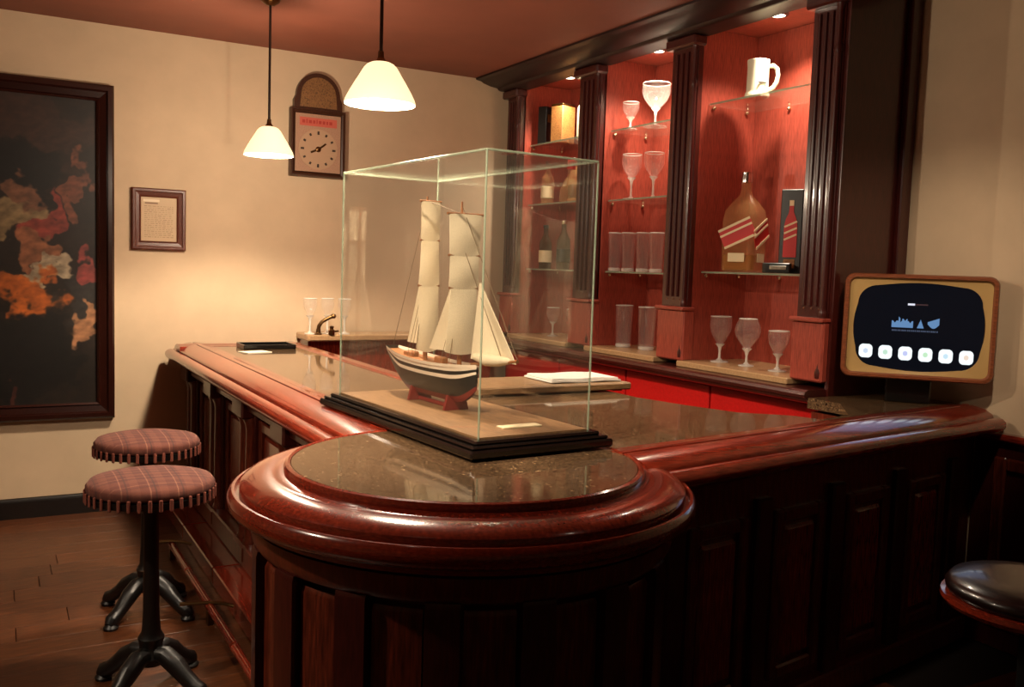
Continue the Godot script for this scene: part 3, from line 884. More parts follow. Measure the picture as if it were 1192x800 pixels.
# ------------------------------------------------------------------ stools
func stool(label: String, at: Vector3, seat_mat: Material, plaid: bool, seat_y: float) -> Node3D:
	var t := thing("bar_stool", label, "stool", at)
	var r := 0.232
	lathe([Vector2(0, seat_y - .06), Vector2(r - .01, seat_y - .06), Vector2(r, seat_y - .05), Vector2(r + .002, seat_y - .03), Vector2(r - .012, seat_y - .012), Vector2(r - .06, seat_y - .001), Vector2(r * .5, seat_y + .006), Vector2(0, seat_y + .008)], 40)
	obj("seat_cushion", seat_mat, t, 60.0)
	if plaid:
		lathe([Vector2(r - .03, seat_y - .085), Vector2(r - .002, seat_y - .085), Vector2(r + .004, seat_y - .06), Vector2(r - .03, seat_y - .06)], 40, Vector3.ZERO, true)
		obj("seat_band", M.iron, t)
		box(Vector3.ZERO, Vector3(0.008, 0.045, 0.014), 0.003)
		var ms := build_mesh()
		for k in 40:
			var a := TAU * k / 40
			piece("tassel", ms, M.fringe, t, Transform3D(Basis(Vector3.UP, a), Vector3(cos(a), 0, -sin(a)) * (r + .004) + Vector3(0, seat_y - .068, 0)))
	else:
		lathe([Vector2(r - .03, seat_y - .085), Vector2(r + .004, seat_y - .085), Vector2(r + .014, seat_y - .072), Vector2(r + .012, seat_y - .058), Vector2(r - .03, seat_y - .055)], 40, Vector3.ZERO, true)
		obj("seat_band", M.mahogany_round, t)
	lathe([Vector2(0, seat_y - .10), Vector2(.11, seat_y - .095), Vector2(.12, seat_y - .06), Vector2(0, seat_y - .06)], 24)
	obj("seat_plate", M.iron, t)
	lathe([Vector2(0, .11), Vector2(.05, .11), Vector2(.06, .14), Vector2(.042, .18), Vector2(.05, .215), Vector2(.036, .24), Vector2(.031, .32), Vector2(.029, .5), Vector2(.029, seat_y - .16), Vector2(.04, seat_y - .12), Vector2(.05, seat_y - .095), Vector2(0, seat_y - .095)], 20)
	obj("column", M.iron, t)
	for k in 4:
		var a := TAU * k / 4 + 0.72
		var d := Vector3(cos(a), 0, -sin(a))
		tube([d * .02 + Vector3(0, .15, 0), d * .07 + Vector3(0, .15, 0), d * .12 + Vector3(0, .12, 0), d * .16 + Vector3(0, .085, 0), d * .20 + Vector3(0, .055, 0), d * .23 + Vector3(0, .04, 0), d * .25 + Vector3(0, .022, 0)], [.034, .038, .038, .032, .03, .032, .02], 10)
		var lg := obj("leg", M.iron, t)
		lathe([Vector2(0, 0), Vector2(.03, 0), Vector2(.034, .012), Vector2(.02, .03), Vector2(0, .032)], 14, d * .235)
		obj("foot", M.iron, lg)
	return t

func stools() -> void:
	stool("round plaid-topped bar stool on a black iron pedestal, nearer of the two", Vector3(0.527, 0, -3.72), M.plaid, true, 0.86)
	stool("round plaid-topped bar stool on a black iron pedestal, farther and partly hidden", Vector3(0.63, 0, -4.57), M.plaid, true, 0.86)
	stool("dark glossy leather-topped stool in the shadowed lower right corner", Vector3(2.60, 0, -1.50), M.leather, false, 0.855)

# ------------------------------------------------------------------ ship model and its case
const CASE_F := Vector3(1.28, 0, -2.45)
const CASE_TURN := 0.0698
func case_point(s: float, w: float, y: float) -> Vector3:
	# s along the long side away from the camera, w across to the right
	return CASE_F + Vector3(-sin(CASE_TURN), 0, -cos(CASE_TURN)) * s + Vector3(cos(CASE_TURN), 0, -sin(CASE_TURN)) * w + Vector3(0, y, 0)

func ship_case() -> void:
	var L := 1.065; var W := 0.42
	var ctr := case_point(L / 2, W / 2, 1.1285)
	var t := thing("display_case", "rectangular glass display case on a stepped black wooden base", "display case", ctr, CASE_TURN)
	# local: z along the long side, x across
	var st := [[.062, 0.0, .026], [.05, .026, .036], [.03, .034, .048]]
	for i in 3:
		var e: float = st[i][0]; var y0: float = st[i][1]; var y1: float = st[i][2]
		box(Vector3(0, (y0 + y1) / 2, 0), Vector3(W + e * 2, y1 - y0, L + e * 2), 0.006)
		obj("base_step", M.caseblack, t)
	for fx in [-1, 1]:
		for fz in [[.42, .0085], [.05, .0085]]:
			lathe([Vector2(0, -fz[1]), Vector2(.014, -fz[1]), Vector2(.016, 0), Vector2(0, 0)], 12, Vector3(fx * .15, 0, fz[0]))
			obj("foot", M.blackpaint, t)
	box(Vector3(0, .050, 0), Vector3(W - .004, .006, L - .004))
	obj("base_board", M.caseboard, t)
	var H := 0.868; var yb := 0.048; var th := 0.005
	box(Vector3(-W / 2, yb + H / 2, 0), Vector3(th, H, L))
	obj("glass_pane", M.pane, t)
	box(Vector3(W / 2, yb + H / 2, 0), Vector3(th, H, L))
	obj("glass_pane", M.pane, t)
	box(Vector3(0, yb + H / 2, L / 2), Vector3(W - th, H, th))
	obj("glass_pane", M.pane, t)
	box(Vector3(0, yb + H / 2, -L / 2), Vector3(W - th, H, th))
	obj("glass_pane", M.pane, t)
	box(Vector3(0, yb + H + th / 2, 0), Vector3(W + th, th, L + th))
	obj("glass_lid", M.pane, t)
	# polished edges where the panes meet
	for sx in [-1, 1]:
		for sz in [-1, 1]:
			box(Vector3(sx * W / 2, yb + H / 2, sz * L / 2), Vector3(.006, H, .006), 0.0015)
			obj("glass_edge", M.paneedge, t)
		box(Vector3(sx * W / 2, yb + H + .003, 0), Vector3(.007, .007, L), 0.0015)
		obj("glass_edge", M.paneedge, t)
		box(Vector3(0, yb + H + .003, sx * L / 2), Vector3(W, .007, .007), 0.0015)
		obj("glass_edge", M.paneedge, t)
	box(Vector3(0.02, .0555, L / 2 - 0.12), Vector3(0.15, .005, .045), 0.001)
	obj("plaque", M.plaque, t)

func ship() -> void:
	# local: +z is the bow end (towards the camera), y up from the base board
	var ctr := case_point(0.5325, 0.21, 1.182)
	var t := thing("model_ship", "two-masted model sailing ship with cream sails and black hull", "model ship", ctr, CASE_TURN)
	# hull: sections along z from stern (-0.50) to bow (0.16)
	var secs := []
	var N := 22
	var zs0 := -0.50; var zs1 := 0.17
	for i in N + 1:
		var f := float(i) / N
		var z := lerpf(zs0, zs1, f)
		var wid := 0.068 * pow(maxf(sin(PI * clampf(0.12 + f * 0.86, 0, 1)), 0.0), 0.55) * (0.72 + 0.28 * minf(1.0, f * 4.0))
		if i == N: wid = 0.004
		var sheer := 0.158 + 0.03 * pow(1 - f, 2.2) + 0.02 * pow(f, 3.0)
		var keel := 0.03 + 0.11 * pow(maxf(0.0, 1.0 - f * 3.4), 1.5) + 0.06 * pow(maxf(0.0, (f - 0.8) * 5.0), 2.0)
		secs.append([z, wid, sheer, keel])
	# bands by height share: keel/bottom red, lower black, stripe white, upper black, rail white
	var bands := [[0.0, 0.16, "hullred", "keel"], [0.16, 0.62, "hullblack", "hull_bottom"], [0.62, 0.72, "hullwhite", "hull_stripe"], [0.72, 0.82, "hullblack", "hull_side"], [0.82, 1.0, "hullwhite", "bulwark"]]
	for bnd in bands:
		var steps := 4
		for i in N:
			for sgn in [-1, 1]:
				for k in steps:
					var v := []
					for e in [[i, k], [i + 1, k], [i + 1, k + 1], [i, k + 1]]:
						var s: Array = secs[e[0]]
						var h: float = lerpf(bnd[0], bnd[1], float(e[1]) / steps)
						var w: float = s[1] * pow(clampf(h, 0.02, 1.0), 0.42)
						v.append(Vector3(sgn * w, lerpf(s[3], s[2], h), s[0]))
					if sgn == 1: quad(v[0], v[3], v[2], v[1])
					else: quad(v[0], v[1], v[2], v[3])
		obj(bnd[3], M[bnd[2]], t, 60.0)
	for i in N:
		var a: Array = secs[i]; var b: Array = secs[i + 1]
		quad(Vector3(-a[1], a[2] - .012, a[0]), Vector3(a[1], a[2] - .012, a[0]), Vector3(b[1], b[2] - .012, b[0]), Vector3(-b[1], b[2] - .012, b[0]))
	obj("deck", M.spar, t)
	var s0: Array = secs[0]
	prism([Vector2(-s0[1], s0[2]), Vector2(s0[1], s0[2]), Vector2(s0[1] * .6, s0[3] + .01), Vector2(-s0[1] * .6, s0[3] + .01)], Transform3D(Basis.IDENTITY, Vector3(0, 0, zs0 - .002)), 0.004)
	obj("transom", M.hullblack, t)
	# cabin houses and rail on deck
	for cb in [[-0.33, 0.07, 0.035], [-0.09, 0.06, 0.03]]:
		box(Vector3(0, 0.168, cb[0]), Vector3(cb[2], 0.026, cb[1]), 0.004)
		obj("deck_house", M.spar, t)
	# masts and spars
	var masts := [[-0.215, 0.775, 0.0095], [0.045, 0.745, 0.0095]]
	for m in masts:
		tube([Vector3(0, 0.14, m[0]), Vector3(0, 0.5, m[0] - .006), Vector3(0, m[1], m[0] - .012)], [m[2], m[2] * .8, m[2] * .4], 10)
		obj("mast", M.spar, t)
	cyl(Vector3(0, 0.175, 0.13), Vector3(0, 0.215, 0.42), 0.006, 8)
	obj("bowsprit", M.spar, t)
	# square sails, bellied; columns: mast z, y bottom, y top, half width bottom, half width top
	var sails := [[-0.215, 0.20, 0.44, .046, .040], [-0.215, 0.445, 0.61, .043, .036], [-0.215, 0.615, 0.755, .038, .040],
		[0.045, 0.215, 0.44, .070, .052], [0.045, 0.445, 0.555, .060, .058], [0.045, 0.56, 0.70, .060, .066]]
	for s in sails:
		var g := []
		for i in 9:
			var row := []
			for j in 9:
				var u := i / 8.0 * 2 - 1; var v := j / 8.0
				var hw: float = lerpf(s[3], s[4], v)
				row.append(Vector3(u * hw, lerpf(s[1], s[2], v) - 0.012 * (1 - u * u) * (1 - v), s[0] + 0.016 + 0.014 * (1 - u * u) * sin(PI * clampf(v, 0.05, 0.95))))
			g.append(row)
		sheet(g, 0.0025)
		var sl := obj("square_sail", M.sail, t, 60.0)
		cyl(Vector3(-s[4] * 1.12, s[2], s[0] + .014), Vector3(s[4] * 1.12, s[2], s[0] + .014), 0.0045, 8)
		obj("yard", M.spar, sl)
	# fore-and-aft sails: corners in the y-z plane, with a little belly
	var fa := [[Vector3(0, 0.47, 0.17), Vector3(0, 0.195, 0.125), Vector3(0, 0.205, 0.415), "jib"], [Vector3(0, 0.52, -0.245), Vector3(0, 0.205, -0.255), Vector3(0, 0.215, -0.36), "spanker"], [Vector3(0, 0.52, 0.02), Vector3(0, 0.20, 0.0), Vector3(0, 0.205, -0.175), "staysail"]]
	for s in fa:
		var g := []
		for i in 9:
			var row := []
			for j in 9:
				var u := i / 8.0; var v := j / 8.0 * 0.97
				var base: Vector3 = s[1].lerp(s[2], u)
				var p: Vector3 = base.lerp(s[0], v)
				p.x += 0.03 * sin(PI * u) * (1 - v) * sin(PI * minf(1.0, v + 0.15)) - 0.006 * sin(u * 9.0) * (1 - v)
				row.append(p)
			g.append(row)
		sheet(g, 0.0025)
		obj(s[3], M.sail, t, 60.0)
	# bundle of furled canvas along the bowsprit
	tube([Vector3(0, .205, .15), Vector3(.006, .20, .22), Vector3(-.004, .205, .30), Vector3(.004, .212, .38)], [.012, .022, .02, .008], 10)
	obj("furled_sail", M.sail, t, 60.0)
	# rigging lines
	for a in [[Vector3(0, .76, -.225), Vector3(0, .70, .04)], [Vector3(0, .73, .035), Vector3(0, .215, .42)], [Vector3(0, .60, .04), Vector3(0, .205, .33)], [Vector3(0, .76, -.225), Vector3(0, .19, -.49)]]:
		cyl(a[0], a[1], 0.0012, 5)
		obj("rigging_line", M.rope, t)
	for m in masts:
		for sgn in [-1, 1]:
			for k in 3:
				cyl(Vector3(0, m[1] * 0.66, m[0]), Vector3(sgn * .06, .175, m[0] - .03 + k * .03), 0.0011, 5)
				obj("shroud", M.rope, t)
	# cradle
	for z in [-0.26, 0.02]:
		prism([Vector2(-.05, 0), Vector2(.05, 0), Vector2(.036, .055), Vector2(.012, .035), Vector2(-.012, .035), Vector2(-.036, .055)], Transform3D(Basis.IDENTITY, Vector3(0, 0, z)), 0.014)
		obj("cradle", M.hullred, t)
	box(Vector3(0, 0.008, -0.12), Vector3(0.016, 0.014, 0.29), 0.002)
	obj("cradle_bar", M.hullred, t)

# ------------------------------------------------------------------ glassware and bottles
func goblet(r: float, h: float, stem: float, foot: float, belly := 0.0) -> void:
	# r rim radius, belly extra radius at the middle of the bowl
	var b := h * stem
	var out := [Vector2(0, 0), Vector2(foot, 0.001), Vector2(foot, 0.004), Vector2(foot * .4, 0.009), Vector2(.006, 0.02), Vector2(.005, b * .7), Vector2(.009, b)]
	for k in range(1, 9):
		var f := k / 8.0
		out.append(Vector2((r + belly * sin(PI * f)) * pow(sin(PI / 2 * minf(1.0, f * 1.25)), 0.8), lerpf(b, h, f)))
	var inn := []
	for k in range(8, 0, -1):
		var f := k / 8.0
		inn.append(Vector2((r + belly * sin(PI * f)) * pow(sin(PI / 2 * minf(1.0, f * 1.25)), 0.8) - 0.002, lerpf(b + .004, h, f)))
	inn.append(Vector2(0, b + .006))
	lathe(out + inn, 24)

func tumbler(r0: float, r1: float, h: float) -> void:
	lathe([Vector2(0, 0), Vector2(r0 - .002, 0), Vector2(r0, .003), Vector2(lerpf(r0, r1, .5), h * .5), Vector2(r1, h), Vector2(r1 - .003, h), Vector2(lerpf(r0, r1, .5) - .004, h * .5), Vector2(r0 - .006, .02), Vector2(0, .016)], 24)

func stem_glass(called: String, label: String, cat: String, at: Vector3, r: float, h: float, stem: float, belly: float, group: String, m: Material = null) -> Node3D:
	goblet(r, h, stem, r * .85, belly)
	var mesh_body := build_mesh()
	var o := thing(called, label, cat, at, 0.0, group)
	piece("bowl", mesh_body, m if m else M.clear, o, Transform3D.IDENTITY)
	stem_parts(o, r, h, stem)
	return o

# the thick places of a stemmed glass: rim, stem with foot
func stem_parts(o: Node3D, r: float, h: float, stem: float) -> void:
	lathe([Vector2(r - .004, h), Vector2(r - .001, h - .003), Vector2(r + .002, h), Vector2(r - .001, h + .003)], 24, Vector3.ZERO, true)
	obj("rim", M.thickglass, o)
	var b := h * stem
	var f := r * .86
	lathe([Vector2(0, .0003), Vector2(f, .0003), Vector2(f, .006), Vector2(f * .4, .011), Vector2(.008, .024), Vector2(.0065, b * .7), Vector2(.012, b), Vector2(.03, b + .02), Vector2(0, b + .02)], 20)
	obj("stem", M.thickglass, o)

func tumbler_parts(o: Node3D, r0: float, r1: float, h: float) -> void:
	lathe([Vector2(r1 - .004, h), Vector2(r1 - .001, h - .003), Vector2(r1 + .002, h), Vector2(r1 - .001, h + .003)], 24, Vector3.ZERO, true)
	obj("rim", M.thickglass, o)
	lathe([Vector2(0, .0003), Vector2(r0 - .002, .0003), Vector2(r0 + .001, .004), Vector2(r0 + .0012, .02), Vector2(r0 - .006, .024), Vector2(0, .022)], 24)
	obj("base", M.thickglass, o)

func straight_glass(called: String, label: String, at: Vector3, r0: float, r1: float, h: float, group: String) -> Node3D:
	tumbler(r0, r1, h)
	var mesh_body := build_mesh()
	var o := thing(called, label, "glass", at, 0.0, group)
	piece("body", mesh_body, M.clear, o, Transform3D.IDENTITY)
	tumbler_parts(o, r0, r1, h)
	return o

func bottle_prof(r: float, h: float, nr: float) -> Array:
	return [Vector2(0, 0), Vector2(r - .006, 0), Vector2(r, .008), Vector2(r, h * .55), Vector2(r * .93, h * .62), Vector2(r * .6, h * .71), Vector2(nr * 1.15, h * .77), Vector2(nr, h * .82), Vector2(nr, h * .93), Vector2(nr * 1.15, h * .935), Vector2(nr * 1.15, h * .955), Vector2(nr * .9, h * .96), Vector2(0, h * .96)]

func small_bottle(label: String, at: Vector3, r: float, h: float, m: Material, lab: Material, capm: Material) -> Node3D:
	var t := thing("bottle", label, "bottle", at, 0.0, "bottles in the far bay")
	lathe(bottle_prof(r, h, r * .36), 20)
	obj("body", m, t)
	lathe([Vector2(r + .0005, h * .15), Vector2(r + .0015, h * .15), Vector2(r + .0015, h * .42), Vector2(r + .0005, h * .42)], 20, Vector3.ZERO, true)
	obj("label", lab, t)
	lathe([Vector2(0, h * .93), Vector2(r * .42, h * .93), Vector2(r * .44, h * 1.0), Vector2(0, h * 1.0)], 14)
	obj("cap", capm, t)
	return t

func cabinet_contents() -> void:
	# --- near bay: mugs
	for mg in [["white ceramic beer mug on the top glass shelf, handle to the right", Vector3(3.77, 2.70, -3.955), -0.5, "mug"], ["tall white ceramic mug half hidden by the right-hand pilaster", Vector3(3.93, 2.70, -3.62), -0.5, "mug"]]:
		var t := thing("beer_mug", mg[0], "mug", mg[1], mg[2], "white mugs on the top shelf")
		lathe([Vector2(0, 0), Vector2(.064, 0), Vector2(.069, .006), Vector2(.068, .02), Vector2(.061, .035), Vector2(.06, .17), Vector2(.063, .20), Vector2(.062, .207), Vector2(.056, .207), Vector2(.054, .17), Vector2(.055, .03), Vector2(0, .025)], 28)
		obj("body", M.ceramic, t)
		tube([Vector3(.055, .175, 0), Vector3(.085, .18, 0), Vector3(.106, .165, 0), Vector3(.114, .13, 0), Vector3(.108, .09, 0), Vector3(.09, .06, 0), Vector3(.055, .04, 0)], .0125, 10)
		obj("handle", M.ceramic, t, 60.0)
		box(Vector3(0.012, 0.075, 0.06), Vector3(0.05, 0.006, 0.004), 0.0, Basis(Vector3.UP, 0.2))
		obj("printed_line", M.clockmark, t)
	# --- big whisky bottle: square-shouldered, slanted red label
	var w := thing("whisky_bottle", "oversized square whisky bottle with slanted red label on the glass shelf", "bottle", Vector3(3.83, 1.717, -4.06), 0.42)
	var rr := func(y: float, hw: float, rad: float) -> Array:
		var ring := []
		for c in 4:
			for k in 5:
				var a := PI / 2 * c + PI / 2 * k / 4.0
				var cx: float = (hw - rad) * (1 if c == 0 or c == 3 else -1)
				var cz: float = (hw - rad) * (1 if c == 0 or c == 1 else -1)
				ring.append(Vector3(cx + rad * cos(a), y, cz + rad * sin(a)))
		return ring
	var loft := func(rows: Array) -> void:
		for i in rows.size() - 1:
			for k in 20:
				var k2 := (k + 1) % 20
				quad(rows[i][k], rows[i][k2], rows[i + 1][k2], rows[i + 1][k])
		for k in 20:
			tri(Vector3(0, rows[0][0].y, 0), rows[0][(k + 1) % 20], rows[0][k])
			var e := rows.size() - 1
			tri(Vector3(0, rows[e][0].y, 0), rows[e][k], rows[e][(k + 1) % 20])
	loft.call([rr.call(0.0, .09, .025), rr.call(.012, .10, .03), rr.call(.30, .104, .034), rr.call(.36, .098, .05), rr.call(.41, .068, .05), rr.call(.44, .042, .04), rr.call(.47, .030, .03), rr.call(.525, .029, .029)])
	obj("glass_body", M.bottleclear, w, 50.0)
	loft.call([rr.call(.014, .092, .025), rr.call(.07, .093, .026), rr.call(.10, .094, .03)])
	obj("whisky", M.amber, w, 50.0)
	lathe([Vector2(0, .52), Vector2(.033, .52), Vector2(.034, .545), Vector2(.03, .56), Vector2(.032, .578), Vector2(0, .582)], 20)
	obj("stopper", M.steel, w)
	for face in [[0.0, 1], [-PI / 2, 0]]:
		var bf := Basis(Vector3.UP, face[0])
		box(bf * Vector3(0, .225, .1035), Vector3(.205, .10, .004), 0.0, bf * Basis(Vector3(0, 0, 1), 0.42))
		var lb := obj("label", M.labelred, w)
		for yy in [-.052, .052, .018]:
			box(bf * (Vector3(0, .225, .1062) + Basis(Vector3(0, 0, 1), 0.42) * Vector3(0, yy, 0)), Vector3(.205, .014 if abs(yy) > .02 else .012, .003), 0.0, bf * Basis(Vector3(0, 0, 1), 0.42))
			obj("label_stripe", M.labelcream, lb)
		box(bf * Vector3(0, .085, .1055), Vector3(.10, .05, .003), 0.0, bf)
		obj("lower_label", M.labelcream, w)
	# --- gift boxes
	for gb in [["black presentation box printed with a red-labelled bottle beside the big bottle", Vector3(3.88, 1.717, -3.72), 0.5, 0.46, 0], ["dark presentation box with slanted gold stripes by the right-hand pilaster", Vector3(3.90, 1.717, -3.545), 0.5, 0.45, 1]]:
		var t := thing("presentation_box", gb[0], "box", gb[1], gb[2], "presentation boxes in the near bay")
		var h: float = gb[3]
		box(Vector3(0, h / 2, 0), Vector3(.16, h, .12), 0.004)
		obj("carton", M.labelblack, t)
		for f in 2:
			var bf := Basis(Vector3.UP, -PI / 2 * f)
			var dz := .0615 if f == 0 else .0815
			if gb[4] == 0:
				var sil := [Vector2(-.036, .09), Vector2(.036, .09), Vector2(.036, .26), Vector2(.028, .30), Vector2(.013, .335), Vector2(.011, .40), Vector2(-.011, .40), Vector2(-.013, .335), Vector2(-.028, .30), Vector2(-.036, .26)]
				prism(sil, Transform3D(bf, bf * Vector3(0, 0, dz)), 0.002)
				obj("printed_bottle", M.labelred, t)
				for yy in [.20, .235, .27]:
					box(bf * Vector3(0, yy, dz + .0025), Vector3(.074, .010, .002), 0.0, bf * Basis(Vector3(0, 0, 1), 0.42))
					obj("print_stripe", M.labelcream, t)
				box(bf * Vector3(0, .055, dz + .001), Vector3(.06, .05, .002), 0.0, bf)
				obj("print_patch", M.boxtan, t)
				box(bf * Vector3(0, .385, dz + .0025), Vector3(.024, .03, .002), 0.0, bf)
				obj("print_cap", M.labelcream, t)
			else:
				for yy in [.14, .22, .30, .38]:
					box(bf * Vector3(0, yy, dz + .001), Vector3(.10, .016, .002), 0.0, bf * Basis(Vector3(0, 0, 1), 0.6))
					obj("print_stripe", M.boxtan, t)
				box(bf * Vector3(0, .06, dz + .001), Vector3(.06, .05, .002), 0.0, bf)
				obj("print_patch", M.traywood, t)
	var bs := thing("card_stand", "small black stand with a pale nameplate at the foot of the box", "stand", Vector3(3.74, 1.718, -3.70), -1.0)
	box(Vector3(0, .028, 0), Vector3(.15, .056, .05), 0.005)
	obj("block", M.blackpaint, bs)
	box(Vector3(0.01, .03, .027), Vector3(.09, .02, .004), 0.001)
	obj("nameplate", M.steel, bs)
	# --- near bay bottom: three different glasses
	stem_glass("wine_glass", "tulip wine glass on the sill of the near bay, leftmost of three", "glass", Vector3(3.76, 1.183, -4.14), .062, .27, .33, .006, "glasses on the near bay sill")
	stem_glass("balloon_glass", "round balloon glass in the middle of the near bay sill", "glass", Vector3(3.76, 1.183, -3.915), .052, .27, .30, .028, "glasses on the near bay sill")
	stem_glass("footed_beer_glass", "short footed beer glass beside the right-hand pilaster on the sill", "glass", Vector3(3.74, 1.183, -3.655), .058, .22, .35, .0, "glasses on the near bay sill")
	# --- middle bay
	var top := [[Vector3(3.77, 2.655, -5.14), .055, .18, .35, .004, "small clear goblet at the left of the top middle shelf"], [Vector3(3.82, 2.655, -4.935), .092, .28, .36, .004, "largest clear goblet on the top middle shelf"], [Vector3(3.86, 2.655, -4.73), .055, .24, .35, .004, "clear goblet on the top middle shelf, nearest the pilaster"]]
	for g in top: stem_glass("goblet", g[5], "glass", g[0], g[1], g[2], g[3], g[4], "goblets in the middle bay")
	var sec := [[Vector3(3.77, 2.185, -5.10), "left goblet on the second middle shelf"], [Vector3(3.82, 2.185, -4.925), "middle goblet on the second middle shelf"], [Vector3(3.87, 2.185, -4.74), "right goblet on the second middle shelf, beside the pilaster"]]
	for g in sec: stem_glass("goblet", g[1], "glass", g[0], .066, .30, .42, .006, "goblets in the middle bay")
	var tb := straight_glass("highball_glass", "first tall tumbler from the left in the row on the third middle shelf", Vector3(3.72, 1.70, -5.185), .043, .050, .26, "row of tumblers in the middle bay")
	var spots := [[Vector3(3.755, 1.70, -5.08), "second tall tumbler from the left on the third middle shelf"], [Vector3(3.79, 1.70, -4.965), "third tall tumbler from the left on the third middle shelf"], [Vector3(3.82, 1.70, -4.86), "fourth tall tumbler from the left on the third middle shelf"]]
	for s in spots: dup(tb, s[0], s[1])
	straight_glass("beer_glass", "tallest glass at the right end of the tumbler row", Vector3(3.87, 1.70, -4.76), .044, .05, .33, "row of tumblers in the middle bay")
	tb = straight_glass("pint_glass", "left pint glass on the middle bay sill", Vector3(3.78, 1.183, -5.13), .052, .062, .285, "pint glasses on the middle bay sill")
	dup(tb, Vector3(3.80, 1.183, -4.90), "middle pint glass on the middle bay sill")
	dup(tb, Vector3(3.82, 1.183, -4.715), "right pint glass on the middle bay sill, half behind the pilaster")
	# --- far bay
	var t := thing("slim_box", "narrow dark carton on the upper shelf of the far bay", "box", Vector3(3.76, 2.66, -6.24), 0.4)
	box(Vector3(0, .145, 0), Vector3(.08, .29, .08), 0.004); obj("carton", M.labelblack, t)
	box(Vector3(0, .2, .0405), Vector3(.05, .06, .002)); obj("front_label", M.boxtan, t)
	t = thing("patterned_box", "tan patterned tin on the upper shelf of the far bay", "box", Vector3(3.83, 2.66, -6.09), 0.3)
	box(Vector3(0, .14, 0), Vector3(.15, .28, .12), 0.006); obj("tin", M.boxtan, t)
	box(Vector3(0, .288, 0), Vector3(.152, .016, .122), 0.005); obj("lid", M.oldbrass, t)
	t = thing("stone_bottle", "slim white stoneware bottle on the upper shelf of the far bay", "bottle", Vector3(3.84, 2.66, -5.83))
	lathe([Vector2(0, 0), Vector2(.04, 0), Vector2(.043, .01), Vector2(.043, .22), Vector2(.036, .25), Vector2(.018, .27), Vector2(.018, .31), Vector2(0, .31)], 18); obj("body", M.ceramic, t)
	lathe([Vector2(0, .305), Vector2(.016, .305), Vector2(.018, .33), Vector2(0, .332)], 12); obj("cork", M.spar, t)
	t = thing("decanter", "squat decanter with red wax top on the second shelf of the far bay", "bottle", Vector3(3.80, 2.20, -5.90))
	lathe([Vector2(0, 0), Vector2(.075, 0), Vector2(.085, .02), Vector2(.08, .1), Vector2(.045, .17), Vector2(.026, .2), Vector2(.026, .26), Vector2(0, .26)], 22); obj("body", M.bottleclear, t)
	lathe([Vector2(0, .25), Vector2(.032, .25), Vector2(.034, .3), Vector2(.024, .32), Vector2(0, .325)], 16); obj("stopper", M.labelred, t)
	small_bottle("clear bottle with cream label left of the red-topped decanter", Vector3(3.78, 2.20, -6.20), .05, .33, M.bottleclear, M.labelcream, M.labelblack)
	small_bottle("clear bottle with black label behind the red-topped decanter", Vector3(3.92, 2.20, -6.03), .05, .36, M.bottleclear, M.labelblack, M.steel)
	small_bottle("brown bottle with cream label at the left of the lowest far shelf", Vector3(3.78, 1.70, -6.20), .05, .34, M.brownglass, M.labelcream, M.labelblack)
	small_bottle("brown bottle with black label in the middle of the lowest far shelf", Vector3(3.82, 1.70, -6.0), .052, .37, M.brownglass, M.labelblack, M.stud)
	small_bottle("brown bottle with tan label at the right of the lowest far shelf", Vector3(3.84, 1.70, -5.78), .05, .35, M.brownglass, M.boxtan, M.stud)
	stem_glass("wine_glass", "plain wine glass on the sill of the far bay, left one", "glass", Vector3(3.78, 1.183, -6.05), .05, .22, .42, .006, "glasses on the far bay sill")
	stem_glass("wine_glass", "plain wine glass on the sill of the far bay, right one", "glass", Vector3(3.80, 1.183, -5.80), .05, .22, .42, .006, "glasses on the far bay sill")

# ------------------------------------------------------------------ television
func rounded(w: float, h: float, r: float, bulge := 0.0, n := 8) -> Array:
	var out := []
	for c in 4:
		for k in n + 1:
			var a := PI / 2 * c + PI / 2 * k / n
			var cx := (w / 2 - r) * (1 if c == 0 or c == 3 else -1)
			var cy := (h / 2 - r) * (1 if c < 2 else -1)
			var p := Vector2(cx + r * cos(a), cy + r * sin(a))
			p *= 1.0 + bulge * (1.0 - pow(2.0 * p.x / w, 2.0)) * 0.0
			out.append(p)
		if bulge > 0.0:
			# bow the straight side between this corner and the next
			var a0: Vector2 = out[out.size() - 1]
			var c2 := (c + 1) % 4
			var a1 := PI / 2 * c2
			var nx := (w / 2 - r) * (1 if c2 == 0 or c2 == 3 else -1)
			var ny := (h / 2 - r) * (1 if c2 < 2 else -1)
			var b0 := Vector2(nx + r * cos(a1), ny + r * sin(a1))
			var side := (b0 - a0).orthogonal().normalized()
			if side.dot((a0 + b0) * 0.5) < 0: side = -side
			for k in range(1, n):
				var f := float(k) / n
				out.append(a0.lerp(b0, f) + side * bulge * sin(PI * f))
	return out

func ringed(pa: Array, za: float, pb: Array, zb: float) -> void:
	for i in pa.size():
		var j := (i + 1) % pa.size()
		quad(Vector3(pa[i].x, pa[i].y, za), Vector3(pa[j].x, pa[j].y, za), Vector3(pb[j].x, pb[j].y, zb), Vector3(pb[i].x, pb[i].y, zb))

